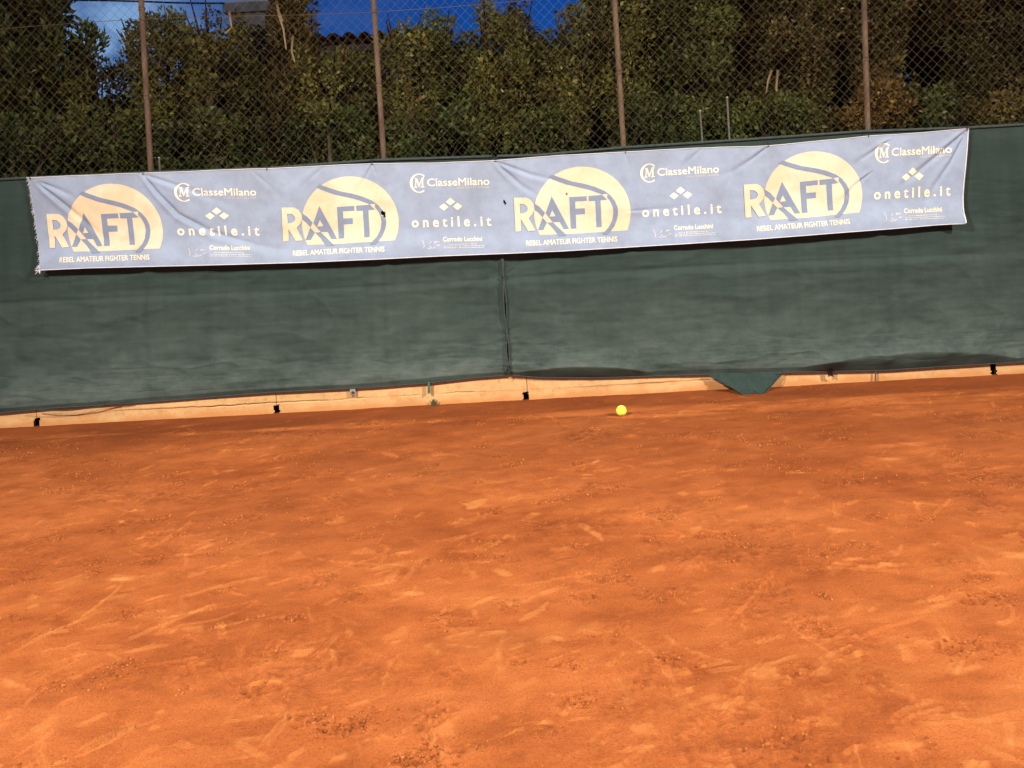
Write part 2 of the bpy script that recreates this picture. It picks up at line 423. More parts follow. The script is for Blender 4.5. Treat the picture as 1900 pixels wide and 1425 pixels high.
CLUMPS = []
def court():
    x0, x1 = -5.6, 5.6
    xs = np.arange(x0, x1 + 1e-6, 0.006)
    ys = [1.15]
    while ys[-1] < YW + 0.06: ys.append(ys[-1] + 0.0045 + 0.0011 * (ys[-1] - 1.15))
    ys = np.array(ys)
    X, Y = np.meshgrid(xs, ys)
    U = X * math.cos(0.28) + Y * math.sin(0.28); W = -X * math.sin(0.28) + Y * math.cos(0.28)
    H = 0.006 * (fbm(X * 0.9, Y * 0.9, 3, 3) - 0.5) + 0.0045 * (fbm(U * 2.6, W * 5.0, 8, 5, 0.6) - 0.5)
    D = 0.5 + 0.30 * (fbm(X * 1.5, Y * 2.6, 21, 5, 0.6) - 0.5) + 0.26 * (fbm(U * 3.2, W * 13, 47, 4, 0.62) - 0.5)
    H += 0.0022 * (fbm(U * 7, W * 26, 49, 4, 0.65) - 0.5)
    # patches where the top dressing is broken up and granular
    rough = sstep(0.56, 0.74, fbm(X * 1.6 + 3, Y * 2.4, 31, 4, 0.55)) * (0.4 + 0.6 * sstep(0.4, 0.6, fbm(X * 7, Y * 9, 35, 3)))
    grain = fbm(X * 52, Y * 66, 41, 2, 0.7) - 0.5
    H += rough * grain * 0.010 + 0.0016 * (fbm(X * 70, Y * 85, 43, 2, 0.6) - 0.5)
    D -= rough * 0.10
    D += rough * np.clip(grain, -0.3, 0.4) * 0.55
    lr = np.random.default_rng(5)
    WX = fbm(X * 16, Y * 16, 81, 3, 0.6); WY = fbm(X * 16, Y * 16, 85, 3, 0.6)

    def window(cx, cy, r):
        i0, i1 = np.searchsorted(xs, [cx - r, cx + r]); j0, j1 = np.searchsorted(ys, [cy - r, cy + r])
        if i1 - i0 < 3 or j1 - j0 < 3: return None
        return slice(j0, j1), slice(i0, i1)

    def local(cx, cy, ang, s):
        dx, dy = X[s] - cx, Y[s] - cy
        dx = dx + 0.022 * (WX[s] - 0.5); dy = dy + 0.022 * (WY[s] - 0.5)
        ca, sa = math.cos(ang), math.sin(ang)
        return dx * ca + dy * sa, -dx * sa + dy * ca

    def scuff(cx, cy, ang, L, W, amp, dust):
        amp = amp * 1.7
        s = window(cx, cy, L * 0.75)
        if s is None: return
        a, b = local(cx, cy, ang, s)
        bend = lr.uniform(-0.9, 0.9); b = b + bend * a * a
        wob = 0.25 * W * (vnoise(a * 40, b * 60 + cx * 7, 2) - 0.5) * 2
        b = b + wob
        edge = sstep(-L / 2, -L / 2 + L * 0.3, a) * (1 - sstep(L / 2 - L * 0.18, L / 2, a))
        brk = sstep(0.25, 0.5, vnoise(a * 22 + cx * 3, b * 20 + cy, 6))
        groove = np.exp(-(b / W) ** 2)
        ridge = np.exp(-((b - 1.5 * W) / (0.55 * W)) ** 2) + 0.5 * np.exp(-((b + 1.5 * W) / (0.6 * W)) ** 2)
        H[s] += edge * amp * (-0.8 * groove + ridge * (0.4 + 0.6 * brk))
        D[s] += edge * dust * (0.7 * groove * (0.5 + 0.5 * brk) + 0.8 * ridge * brk)

    def comb(cx, cy, ang, L, W, n, amp, dust):
        """several parallel sole ridges of one slide mark"""
        for k in range(n):
            o = (k - (n - 1) / 2) * W * 2.1
            scuff(cx - math.sin(ang) * o + lr.normal(0, .008), cy + math.cos(ang) * o + lr.normal(0, .008), ang + lr.normal(0, .05),
                  L * lr.uniform(0.55, 1), W * lr.uniform(.6, 1), amp, dust * lr.uniform(.3, 1))

    def tread(cx, cy, ang, L, W, amp):
        CLUMPS.append((cx, cy, L))
        amp = amp * 1.5
        s = window(cx, cy, L * 0.7)
        if s is None: return
        a, b = local(cx, cy, ang, s)
        m = 1 - sstep(0.75, 1.0, np.sqrt((a / (L / 2)) ** 2 + (b / (W / 2)) ** 2) + 0.35 * (vnoise(a * 18, b * 18 + cx, 4) - 0.5))
        rim = np.exp(-((np.sqrt((a / (L / 2)) ** 2 + (b / (W / 2)) ** 2) - 1) / 0.16) ** 2) * sstep(0.35, 0.7, vnoise(a * 14 + cx, b * 14, 9))
        zig = np.sin(a * 240 + 3.0 * np.sin(b * 130 + lr.uniform(0, 6)))
        crumb = fbm(a * 60 + cx * 9, b * 70 + cy * 5, 14, 3, 0.7) - 0.5
        H[s] += m * amp * (-0.35 + 0.28 * zig + 2.6 * crumb) + rim * amp * 0.2
        D[s] += m * (-0.07 + 0.7 * crumb) + rim * 0.05

    def pile(cx, cy, ang, L, W, amp, dust):
        s = window(cx, cy, L * 0.8)
        if s is None: return
        a, b = local(cx, cy, ang, s)
        rr = np.sqrt((a / L) ** 2 + (b / W) ** 2) * 2 + 2.0 * (fbm(a * 15 + cx, b * 22 + cy, 18, 4, 0.6) - 0.5)
        m = 1 - sstep(0.45, 1.0, rr)
        H[s] += m * amp * (0.5 + fbm(a * 30, b * 30 + cx, 5, 2))
        D[s] += m * dust

    A0 = R(17)
    for _ in range(1900):
        cy = lr.uniform(1.2, 5.45); cx = lr.uniform(-1, 1) * (0.85 * cy + 0.4)
        ang = A0 + lr.normal(0, 0.7) if lr.random() < 0.6 else lr.uniform(0, 3.14)
        L = lr.uniform(0.03, 0.16) if lr.random() < 0.85 else lr.uniform(0.2, 0.5)
        scuff(cx, cy, ang, L, lr.uniform(0.002, 0.008), lr.uniform(0.0006, 0.0034), lr.uniform(0.03, 0.30))
    for _ in range(130):
        cy = lr.uniform(1.2, 5.3); cx = lr.uniform(-1, 1) * (0.85 * cy + 0.4)
        comb(cx, cy, A0 + lr.normal(0, 0.5), lr.uniform(0.12, 0.34), lr.uniform(0.004, 0.009), lr.integers(2, 6), lr.uniform(0.0012, 0.003), lr.uniform(0.05, 0.32))
    for _ in range(330):
        cy = lr.uniform(1.2, 5.3); cx = lr.uniform(-1, 1) * (0.85 * cy + 0.4)
        tread(cx, cy, lr.uniform(-0.6, 1.1), lr.uniform(0.06, 0.22), lr.uniform(0.04, 0.09), lr.uniform(0.001, 0.0042))
    for _ in range(300):
        cy = lr.uniform(1.2, 5.4); cx = lr.uniform(-1, 1) * (0.85 * cy + 0.4)
        pile(cx, cy, A0 + lr.normal(0, 0.5), lr.uniform(0.05, 0.22), lr.uniform(0.025, 0.08), lr.uniform(0.0, 0.003), lr.uniform(0.05, 0.26))
    # marks that stand out in the photograph
    def gp(px, py):
        u, v = (px - CX) / F, (CY - py) / F
        d = -u * SR + v * CR; Yg = -CAMZ / d
        return Yg * (u * CR + v * SR), Yg
    edge_soft = 1
    for (px, py, a, L, W, n) in ((1390, 1190, .35, .34, .012, 2), (560, 1070, .1, .22, .012, 2), (180, 1385, .75, .38, .009, 4), (420, 1160, .4, .45, .007, 4),
                                (1640, 1170, .45, .42, .014, 1), (1850, 1370, -.7, .35, .012, 1), (520, 1350, 1.25, .24, .018, 1), (820, 1140, .5, .2, .008, 3),
                                (1000, 890, .1, .3, .008, 3), (330, 880, .7, .35, .012, 1), (1500, 790, .05, .6, .012, 2), (1300, 1240, .2, .3, .012, 2)):
        x, y = gp(px, py); comb(x, y, a, L, W * 0.6, n, 0.004, 0.26)
    for (px, py, a, L, W) in ((1075, 1300, .3, .17, .09), (1770, 1200, .25, .19, .1), (480, 1280, .1, .16, .08), (810, 1330, .6, .17, .09), (620, 1350, 0, .13, .07),
                              (1440, 1370, .2, .18, .09), (1480, 1245, .1, .14, .07), (1410, 1085, 0, .22, .09), (1820, 1110, .3, .2, .08), (1240, 1220, .9, .1, .06)):
        x, y = gp(px, py); tread(x, y, a, L, W, 0.006)
    # swept lip of clay along the foot of the wall
    foot = np.exp(-((YW - 0.02 - Y) / 0.07) ** 2) * (0.5 + fbm(X * 2.2, Y * 3, 61, 3))
    H += 0.010 * foot
    D -= 0.19 * sstep(3.4, 0.4, YW - Y) * (0.4 + 1.2 * fbm(X * 0.8, Y * 1.6, 67, 4))  # light falloff towards the wall, painted into the clay colour
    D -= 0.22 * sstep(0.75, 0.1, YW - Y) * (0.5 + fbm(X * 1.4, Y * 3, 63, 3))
    streak = sstep(0.50, 0.66, fbm(X * 0.9, Y * 7, 71, 4, 0.6)) * np.exp(-((Y - 5.12) / 0.22) ** 2)
    D += 0.34 * streak
    me = np_mesh('court', np.stack([X, Y, H], -1).reshape(-1, 3), grid_quads(len(xs), len(ys)))
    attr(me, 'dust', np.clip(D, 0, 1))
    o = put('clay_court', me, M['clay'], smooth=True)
    tag(o, 'orange red clay court surface scarred with shoe scuffs and slide marks', 'court', kind='structure')
    return xs, ys, H
CXS, CYS, CH = court()
def ground_z(x, y):
    return float(CH[min(np.searchsorted(CYS, y), len(CYS) - 1), min(np.searchsorted(CXS, x), len(CXS) - 1)])

def crumbs():
    g = np.random.default_rng(77)
    bm = bmesh.new(); bmesh.ops.create_icosphere(bm, subdivisions=1, radius=1)
    iv = np.array([v.co[:] for v in bm.verts]); it = np.array([[v.index for v in f.verts] for f in bm.faces]); bm.free()
    P = []
    for x, y, L in CLUMPS:
        n = int(g.uniform(10, 70))
        P.append(np.stack([x + g.normal(0, L * 0.32, n), y + g.normal(0, L * 0.22, n), g.uniform(0.0012, 0.0052, n) * g.uniform(.45, 1, n)], 1))
    n = 3500; yy = g.uniform(1.2, 5.4, n); xx = g.uniform(-1, 1, n) * (0.85 * yy + 0.4)
    P.append(np.stack([xx, yy, g.uniform(0.0006, 0.0022, n)], 1))
    P = np.concatenate(P); P = P[(np.abs(P[:, 0]) < 5.4) & (P[:, 1] > 1.2) & (P[:, 1] < 5.5)]
    zi = CH[np.clip(np.searchsorted(CYS, P[:, 1]), 0, len(CYS) - 1), np.clip(np.searchsorted(CXS, P[:, 0]), 0, len(CXS) - 1)]
    sc = P[:, 2][:, None, None] * g.uniform(0.6, 1.4, (len(P), len(iv), 1)) * g.uniform(0.7, 1.3, (len(P), 1, 3))
    V = iv[None] * sc + np.stack([P[:, 0], P[:, 1], zi + P[:, 2] * 0.35], 1)[:, None, :]
    Q = (it[None] + (np.arange(len(P)) * len(iv))[:, None, None]).reshape(-1, 3)
    me = np_mesh('clay_crumbs', V.reshape(-1, 3), Q)
    attr(me, 'dust', np.repeat(g.uniform(0.30, 0.95, len(P)), len(iv)))
    o = put('clay_crumbs', me, M['clay']); tag(o, 'loose crumbs of red clay kicked up over the court', 'clay crumbs', kind='stuff')
crumbs()

# the court goes on behind and beside the camera
def court_rest():
    m = MB()
    m.add([(-16, -22, -0.006), (16, -22, -0.006), (16, 1.16, -0.006), (-16, 1.16, -0.006)], [(0, 1, 2, 3)])
    m.add([(-16, 1.16, -0.006), (-5.59, 1.16, -0.006), (-5.59, YW + .05, -0.006), (-16, YW + .05, -0.006)], [(0, 1, 2, 3)])
    m.add([(5.59, 1.16, -0.006), (16, 1.16, -0.006), (16, YW + .05, -0.006), (5.59, YW + .05, -0.006)], [(0, 1, 2, 3)])
    me = bpy.data.meshes.new('court_floor'); me.from_pydata(m.V, [], m.F)
    attr(me, 'dust', np.full(len(me.vertices), 0.5))
    tag(put('court', me, M['clay']), kind='structure')
court_rest()

# ------------------------------------------------------------------ low concrete wall
WALL_TOP = 0.255
holes_px = [(67, 789), (513, 765), (976, 740), (1845, 688)]
HX = [at(x, y, YW)[0] for x, y in holes_px]
JOINT_X = at(1625, 700, YW)[0]
def low_wall():
    root = empty('low_wall', (0, YW, 0))
    tag(root, 'low cream orange concrete wall along the back of the clay court', 'wall')
    joints = sorted([-7.6, HX[0], HX[1], HX[2] + 0.012, JOINT_X, HX[3], 7.6])
    for a, b in zip(joints[:-1], joints[1:]):
        x0, x1 = a + 0.002, b - 0.002
        xs = np.arange(x0, x1, 0.008); xs = np.append(xs, x1)
        zs = np.concatenate([np.linspace(-0.04, 0.03, 6), np.linspace(0.04, 0.13, 24), np.linspace(0.14, WALL_TOP, 9)])
        X, Z = np.meshgrid(xs, zs)
        lip = 0.088 + 0.018 * (fbm(X * 1.2, X * 0 + 2, 5, 3) - 0.5) + 0.012 * (fbm(X * 14, X * 0 + 5, 8, 4, 0.7) - 0.5)
        k = sstep(0.02, -0.02, (X - at(1290, 700, YW)[0]) * 0.05 - 0.02) * 0 + sstep(0.48, 0.72, fbm(X * 0.8, X * 0, 13, 3))
        step = sstep(-0.004, 0.004, Z - lip)
        crack = np.exp(-((Z - lip + 0.004) / 0.0035) ** 2) * sstep(0.54, 0.64, fbm(X * 1.4, X * 0 + 9, 15, 5, 0.65))
        Yv = YW + 0.010 - 0.010 * step * (0.12 + 0.88 * k) + 0.010 * crack + 0.006 * (fbm(X * 5, Z * 9, 4, 4) - 0.5)
        Zv = Z.copy()
        co = np.stack([X, Yv, Zv], -1).reshape(-1, 3)
        q = grid_quads(len(xs), len(zs))
        # drain notches at the foot of the wall
        cx = X.ravel()[q].mean(1); cz = Z.ravel()[q].mean(1)
        keep = np.ones(len(q), bool)
        for i, hx in enumerate(HX):
            zt = 0.068 if i < 3 else 0.095
            keep &= ~((np.abs(cx - hx + 0.016 * (fbm(cz * 60, cz * 0 + i, 31, 3) - 0.5)) < 0.021) & (cz < zt + 0.02 * (fbm(cx * 50, cx * 0 + i, 33, 3) - 0.5)))
        q = q[keep]
        # top and back
        nt = len(xs); base = len(co)
        topb = np.stack([xs, np.full(nt, YW + 0.2), np.full(nt, WALL_TOP)], -1)
        botb = np.stack([xs, np.full(nt, YW + 0.2), np.full(nt, -0.04)], -1)
        co = np.concatenate([co, topb, botb])
        rowt = (len(zs) - 1) * nt
        i = np.arange(nt - 1)
        q = np.concatenate([q, np.stack([rowt + i, rowt + i + 1, base + i + 1, base + i], 1),
                            np.stack([base + i, base + i + 1, base + nt + i + 1, base + nt + i], 1)])
        me = np_mesh('wall_segment', co, q)
        d = np.zeros(len(co)); d[:X.size] = (np.clip(1 - step, 0, 1) * 0.35 * fbm(X * 4, Z * 6, 21, 3) + 0.9 * sstep(0.05, 0.0, Z - 0.07 * (fbm(X * 6, X * 0, 25, 4, 0.6) - 0.35)) + 0.5 * sstep(0.62, 0.75, fbm(X * 9, Z * 14, 27, 4, 0.65))).ravel()
        attr(me, 'dust', np.clip(d, 0, 1))
        put('wall_segment', me, M['wall'], root, True)
    for i, hx in enumerate(HX):
        zt = 0.066 if i < 3 else 0.093
        m = MB(); w = 0.026; y0, y1 = YW + 0.012, YW + 0.19
        m.add([(hx - w, y0, -.03), (hx + w, y0, -.03), (hx + w, y0, zt), (hx - w, y0, zt), (hx - w, y1, -.03), (hx + w, y1, -.03), (hx + w, y1, zt), (hx - w, y1, zt)],
              [(0, 1, 5, 4), (3, 7, 6, 2), (0, 4, 7, 3), (1, 2, 6, 5), (4, 5, 6, 7)])
        m.build('drain_hole', M['dark'], root)
low_wall()

# ------------------------------------------------------------------ chain-link fence
YF = 5.64
post_px = [((262, 0), (280, 318)), ((693, 0), (712, 290)), ((1140, 0), (1157, 270)), ((1603, 0), (1610, 240))]
def fence():
    root = empty('chain_link_fence', (0, YF, 0.25))
    tag(root, 'tall rusty chain link fence with thin steel posts above the green net', 'fence')
    lines = []
    for a, b in post_px:
        p0, p1 = pt(*a, YF), pt(*b, YF)
        lines.append((p0, p1))
    sp = (lines[-1][1].x - lines[0][1].x) / 3
    ext = [(l + Vector((0, 0, 0)), k + Vector((0, 0, 0))) for l, k in lines]
    ext.insert(0, (lines[0][0] - Vector((sp, 0, 0)), lines[0][1] - Vector((sp, 0, 0))))
    ext.append((lines[-1][0] + Vector((sp, 0, 0)), lines[-1][1] + Vector((sp, 0, 0))))
    for p0, p1 in ext:
        d = (p0 - p1) / (p0.z - p1.z)
        bot = p1 + d * (WALL_TOP - p1.z); top = p1 + d * (4.5 - p1.z)
        pts = [bot.lerp(top, t / 6) for t in range(7)]
        m = MB(); m.tube(pts, 0.0198, 14)
        # collar where the upper tube is sleeved in, and tie bands
        for z in (1.72, 2.35, 3.0, 3.6):
            c = p1 + d * (z - p1.z); m.tube([c - d * 0.012, c + d * 0.012], 0.0222, 14)
        m.build('post', M['rust'], root, True)
    # woven wires: each one zigzags down the whole height
    cw, ch = 0.072, 0.075
    x0, x1, z0, z1 = -5.6, 5.6, 0.3, 4.45
    nw = int((x1 - x0) / (cw / 2)) ; nz = int((z1 - z0) / (ch / 2))
    V, Q = [], []
    r = 0.00122
    lr = np.random.default_rng(3)
    jit = lambda X, Z: (0.010 * (fbm(X * 1.3, Z * 1.3, 5, 3) - 0.5), 0.012 * (fbm(X * 1.1 + 9, Z * 1.2, 7, 3) - 0.5), 0.05 * (fbm(X * 0.8, Z * 0.8 + 4, 9, 2) - 0.5))
    j = np.arange(nz + 1)
    nb = 0
    for i in range(nw):
        X = x0 + cw / 2 * (i + (i + j) % 2)
        Z = z0 + j * ch / 2
        jx, jz, jy = jit(X, Z)
        X = X + jx; Z = Z + jz; Yv = YF - 0.028 + jy * 0.4 + np.where((i + j) % 2 == 0, r, -r) * 0.9
        V.append(np.stack([np.stack([X - r, Yv, Z], -1), np.stack([X, Yv - r, Z], -1), np.stack([X + r, Yv, Z], -1), np.stack([X, Yv + r, Z], -1)], 1).reshape(-1, 3))
        k = np.arange(nz)
        for t in range(4):
            t2 = (t + 1) % 4
            Q.append(np.stack([nb + k * 4 + t, nb + k * 4 + t2, nb + (k + 1) * 4 + t2, nb + (k + 1) * 4 + t], 1))
        nb += 4 * (nz + 1)
    me = np_mesh('wire_mesh', np.concatenate(V), np.concatenate(Q))
    put('wire_mesh', me, M['wire'], root)
    # straining wires
    m = MB()
    for z in (2.9, 4.4):
        m.tube([(x, YF - 0.026, z + 0.02 * math.sin(x * 1.7)) for x in np.linspace(-5.5, 5.5, 23)], 0.002, 5)
    m.build('straining_wire', M['wire'], root)
fence()

# ------------------------------------------------------------------ green windscreen net (two panels laced together)
top_px = [(-260, 345), (0, 333), (55, 330), (300, 319), (500, 312), (700, 297), (920, 290), (1000, 288), (1157, 274), (1400, 258), (1600, 244), (1795, 237), (1900, 231), (2160, 218)]
bot_px = [(-260, 780), (0, 766), (100, 757), (300, 744), (500, 728), (700, 718), (800, 710), (880, 701), (945, 696), (1000, 700), (1100, 701), (1200, 698), (1330, 694), (1450, 691), (1640, 687), (1750, 680), (1900, 671), (2160, 655)]
def curve_of(px, Y):
    p = np.array([at(x, y, Y) for x, y in px]); return p[:, 0], p[:, 1]
TX, TZ = curve_of(top_px, YN); BX, BZ = curve_of(bot_px, YN)
def net_top(x): return np.interp(x, TX, TZ)
def net_bot(x): return np.interp(x, BX, BZ)
SEAM_T, SEAM_B = at(922, 290, YN)[0], at(945, 697, YN)[0]
KN = [at(930, 514, YN)[1], at(938, 617, YN)[1], at(943, 684, YN)[1]]
def seam_x(z):
    zt, zb = net_top(SEAM_T), net_bot(SEAM_B)
    return SEAM_B + (SEAM_T - SEAM_B) * (z - zb) / (zt - zb)
LENS = [(at(955, 690, YN)[0], at(1215, 690, YN)[0], 0.075, 0.36), (at(1470, 680, YN)[0], at(1895, 680, YN)[0], 0.108, 0.72), (at(1495, 680, YN)[0], at(1590, 680, YN)[0], 0.05, 0.45)]
post_x = [pt(*b, YF).x for a, b in post_px]
bb_px = [(80, 501), (170, 497), (300, 494), (420, 491), (560, 487), (700, 481), (820, 475), (920, 471), (1040, 466), (1160, 459), (1260, 453), (1400, 444), (1540, 433), (1660, 424), (1730, 418), (1783, 415)]
def net_panel(side):
    nx = 620; nz = 190
    s = np.linspace(0, 1, nx); t = np.concatenate([np.linspace(0, 0.16, 70), np.linspace(0.16, 1, nz - 70 + 1)[1:]])
    Sg, Tg = np.meshgrid(s, t)
    xL, xR = (-5.3, None) if side < 0 else (None, 5.3)
    xbase = (xL + Sg * (SEAM_B - xL)) if side < 0 else (SEAM_B + Sg * (xR - SEAM_B))
    zb, zt = net_bot(xbase), net_top(xbase)
    Z = zb + Tg * (zt - zb)
    sx = seam_x(Z)
    X = (xL + Sg * (sx - xL)) if side < 0 else (sx + Sg * (xR - sx))
    # edge bows away from the seam between the lacing knots
    ks = sorted(KN + [net_top(SEAM_T), net_bot(SEAM_B)])
    gap = np.zeros_like(Z)
    for a, b in zip(ks[:-1], ks[1:]):
        u = np.clip((Z - a) / (b - a), 0, 1); gap = np.maximum(gap, np.sin(np.pi * u) * min(0.010, 0.045 * (b - a)))
    dist = np.abs(X - sx)
    X = X + side * gap * np.exp(-dist / 0.08)
    # cloth relief
    y = 0.045 * (fbm(X * 0.7, Z * 0.9, 3, 3) - 0.5) + 0.024 * (fbm(X * 1.9, Z * 3.2, 9, 4) - 0.5) + 0.009 * (fbm(X * 3.5 + 2 * Z, Z * 15, 19, 3, 0.6) - 0.5) + 0.0032 * (fbm(X * 1.6 - Z, Z * 48, 29, 3, 0.6) - 0.5)
    cr = fbm(X * 1.3 + Z * 1.1, Z * 2.4 - X * 0.4, 37, 3, 0.55)
    y = y - 0.006 * (1 - np.abs(2 * cr - 1)) ** 9 + 0.004 * (1 - np.abs(2 * fbm(X * 0.9 - Z * 1.6, Z * 3.5 + X * 0.5, 39, 3, 0.6) - 1)) ** 10
    for px_ in post_x:
        y = y - 0.014 * np.exp(-((X - px_) / 0.045) ** 2)
    # horizontal tuck line under the banner
    hl = at(930, 516, YN)[1] + 0.01 * np.sin(X * 1.3)
    y = y + 0.004 * np.exp(-((Z - hl) / 0.006) ** 2) - 0.012 * sstep(0.0, 0.05, hl - Z) + 0.0
    # puckers running out from the lacing knots
    for kz in KN:
        a = np.arctan2(Z - kz, dist + 0.01); rr = np.sqrt(dist ** 2 + (Z - kz) ** 2)
        y = y + 0.010 * (fbm(a * 3.2 + side + kz * 7, rr * 3, 77, 2) - 0.5) * 2 * np.exp(-rr / 0.13) * sstep(0, 0.03, rr)
    y = y - 0.016 * np.exp(-(dist / 0.022) ** 2)
    # bottom edge: bellies out, then tucks back underneath
    hb = Z - zb
    fold = 0.026 + 0.022 * fbm(X * 1.7, X * 0 + 3, 23, 3) + 0 * X
    depth = 0.012 + 0 * X
    for a, b, h, w in LENS:
        if side > 0:
            c = np.clip((X - a) / (b - a), 0, 1); sh = np.where((c > 0) & (c < 1), np.sin(np.pi * c) ** 0.8, 0)
            fold = np.maximum(fold, h * sh + 0.02); depth = np.maximum(depth, 0.046 * sh + 0.012)
    y = np.minimum(y, 0.004) * sstep(0.0, 0.10, hb) + (y - np.minimum(y, 0.004)) * sstep(0.12, 0.3, hb)
    up = np.exp(-np.clip(hb - fold, 0, None) / 0.16)
    dn = np.clip(hb / fold, 0, 1)
    y = y - depth * np.where(hb >= fold, up, dn ** 0.75)
    y = np.maximum(y, -0.09)
    # the banner presses the cloth flat where it is tied on
    bz = np.interp(X, [at(px_, py_, YN)[0] for px_, py_ in bb_px], [at(px_, py_, YN)[1] for px_, py_ in bb_px])
    y = y + (np.clip(y, -0.004, 0.05) - y) * sstep(-0.06, 0.03, Z - bz)
    y = y * sstep(0.0, 0.12, (zt - Z)) * 1.0 + 0.004 * (1 - sstep(0.0, 0.12, zt - Z))
    Yv = YN + y
    # dust settled on the lower third, with its own ragged edge
    dust = np.exp(-np.clip(hb - fold, 0, None) / 0.13) * (hb > fold * 0.9) * 0.62 + 0.55 * sstep(1.3, 0.0, hb) ** 1.4 * (0.35 + fbm(X * 1.5, Z * 2, 33, 4))
    me = np_mesh('net_cloth', np.stack([X, Yv, Z], -1).reshape(-1, 3), grid_quads(nx, len(t)))
    attr(me, 'dust', np.clip(dust, 0, 1))
    co = np.stack([X, Yv, Z], -1)
    return me, co
NETCO = {}
def nets():
    names = {-1: 'dark green windscreen net panel hanging left of the laced seam', 1: 'dark green windscreen net panel right of the laced seam with a torn hanging flap'}
    for side in (-1, 1):
        root = empty('windscreen_net', (-2.6 if side < 0 else 2.6, YN, 0.2))
        tag(root, names[side], 'windscreen', 'green windscreen nets along the fence')
        me, co = net_panel(side); NETCO[side] = co
        put('cloth', me, M['net'], root, True)
        # bound edges
        m = MB(); m.tube([Vector(p) + Vector((0, -0.004, 0)) for p in co[-1, ::5]], 0.011, 6); m.build('top_hem', M['hem'], root, True)
        m = MB(); m.tube([Vector(p) + Vector((0, -0.002, 0)) for p in co[0, ::4]], 0.005, 6); m.build('bottom_hem', M['hem'], root, True)
        e = co[:, -1] if side < 0 else co[:, 0]
        m = MB(); m.tube([Vector(p) + Vector((0, -0.006, 0)) for p in e[::2]], 0.0065, 6); m.build('side_hem', M['hem'], root, True)
        if side > 0:
            for kz in KN:
                m = MB(); c = Vector((float(seam_x(kz)), YN - 0.028, kz))
                pts = []
                for q in range(3):
                    pts += [c + Vector((0.014 * math.cos(t), 0.010 * math.sin(t), 0.007 * math.sin(2 * t) + (q - 1 + t / 6.3) * 0.006)) for t in np.linspace(0, 2 * math.pi, 12)]
                pts += [c + Vector((0.004, -0.012, -0.01)), c + Vector((-0.010, -0.008, -0.03)), c + Vector((-0.015, 0.0, -0.055))]
                m.tube(pts, 0.0022, 5)
                m.build('lace_knot', M['hem'], root, True)
            # torn flap hanging under the bottom hem
            P = [(1308, 694), (1350, 693), (1400, 692), (1450, 690), (1447, 697), (1432, 713), (1418, 729), (1409, 731), (1398, 727), (1387, 734), (1377, 732), (1352, 716), (1330, 705)]
            pts = [pt(x, y, YN - 0.10 * max(0, (y - 694) / 38)) for x, y in P]
            bm = bmesh.new(); vs = [bm.verts.new(p) for p in pts]; f = bm.faces.new(vs)
            bmesh.ops.triangulate(bm, faces=[f])
            for _ in range(4): bmesh.ops.subdivide_edges(bm, edges=[e2 for e2 in bm.edges if e2.calc_length() > 0.02], cuts=1, use_grid_fill=True)
            bmesh.ops.triangulate(bm, faces=bm.faces[:])
            zt = pts[0].z
            for v in bm.verts:
                v.co.y += -0.014 + 0.007 * math.sin(v.co.x * 44 + v.co.z * 36) + 0.004 * math.sin(v.co.x * 70 - v.co.z * 90)
            me2 = bpy.data.meshes.new('flap'); bm.to_mesh(me2); bm.free()
            attr(me2, 'dust', np.full(len(me2.vertices), 0.0))  # dust left off: the flap's shaded look is put into its colour
            fo = put('torn_flap', me2, M['net'], root, True)
            md = fo.modifiers.new('t', 'SOLIDIFY'); md.thickness = 0.002
            m = MB(); m.tube([p + Vector((0, -0.014, 0)) for p in pts[3:]], 0.003, 5); m.build('frayed_edge', M['hem'], root, True)
        else:
            # loose draw cord sagging from the lower left hem
            C = [(65, 759), (90, 762), (130, 762), (170, 757), (205, 748), (240, 745)]
            m = MB(); m.tube([pt(x, y, YN - 0.035) for x, y in C], 0.004, 6); m.build('loose_cord', M['hem'], root, True)
nets()

# ------------------------------------------------------------------ banner
bt_px = [(52, 329), (150, 325), (262, 321), (380, 316), (495, 312), (600, 307), (688, 303), (800, 302), (917, 297), (1040, 288), (1160, 281), (1300, 274), (1425, 270), (1520, 261), (1610, 252), (1700, 246), (1796, 238)]
def par(px, n=400):
    p = np.array([at(x, y, YB) for x, y in px]); s = (p[:, 0] - p[0, 0]) / (p[-1, 0] - p[0, 0]); return s, p
bs, bp = par(bt_px); cs_, cp = par(bb_px)
def banner_pt(s, t):
    """s along, t down -> X, Z"""
    x0, z0 = np.interp(s, bs, bp[:, 0]), np.interp(s, bs, bp[:, 1])
    x1, z1 = np.interp(s, cs_, cp[:, 0]), np.interp(s, cs_, cp[:, 1])
    return x0 + (x1 - x0) * t, z0 + (z1 - z0) * t
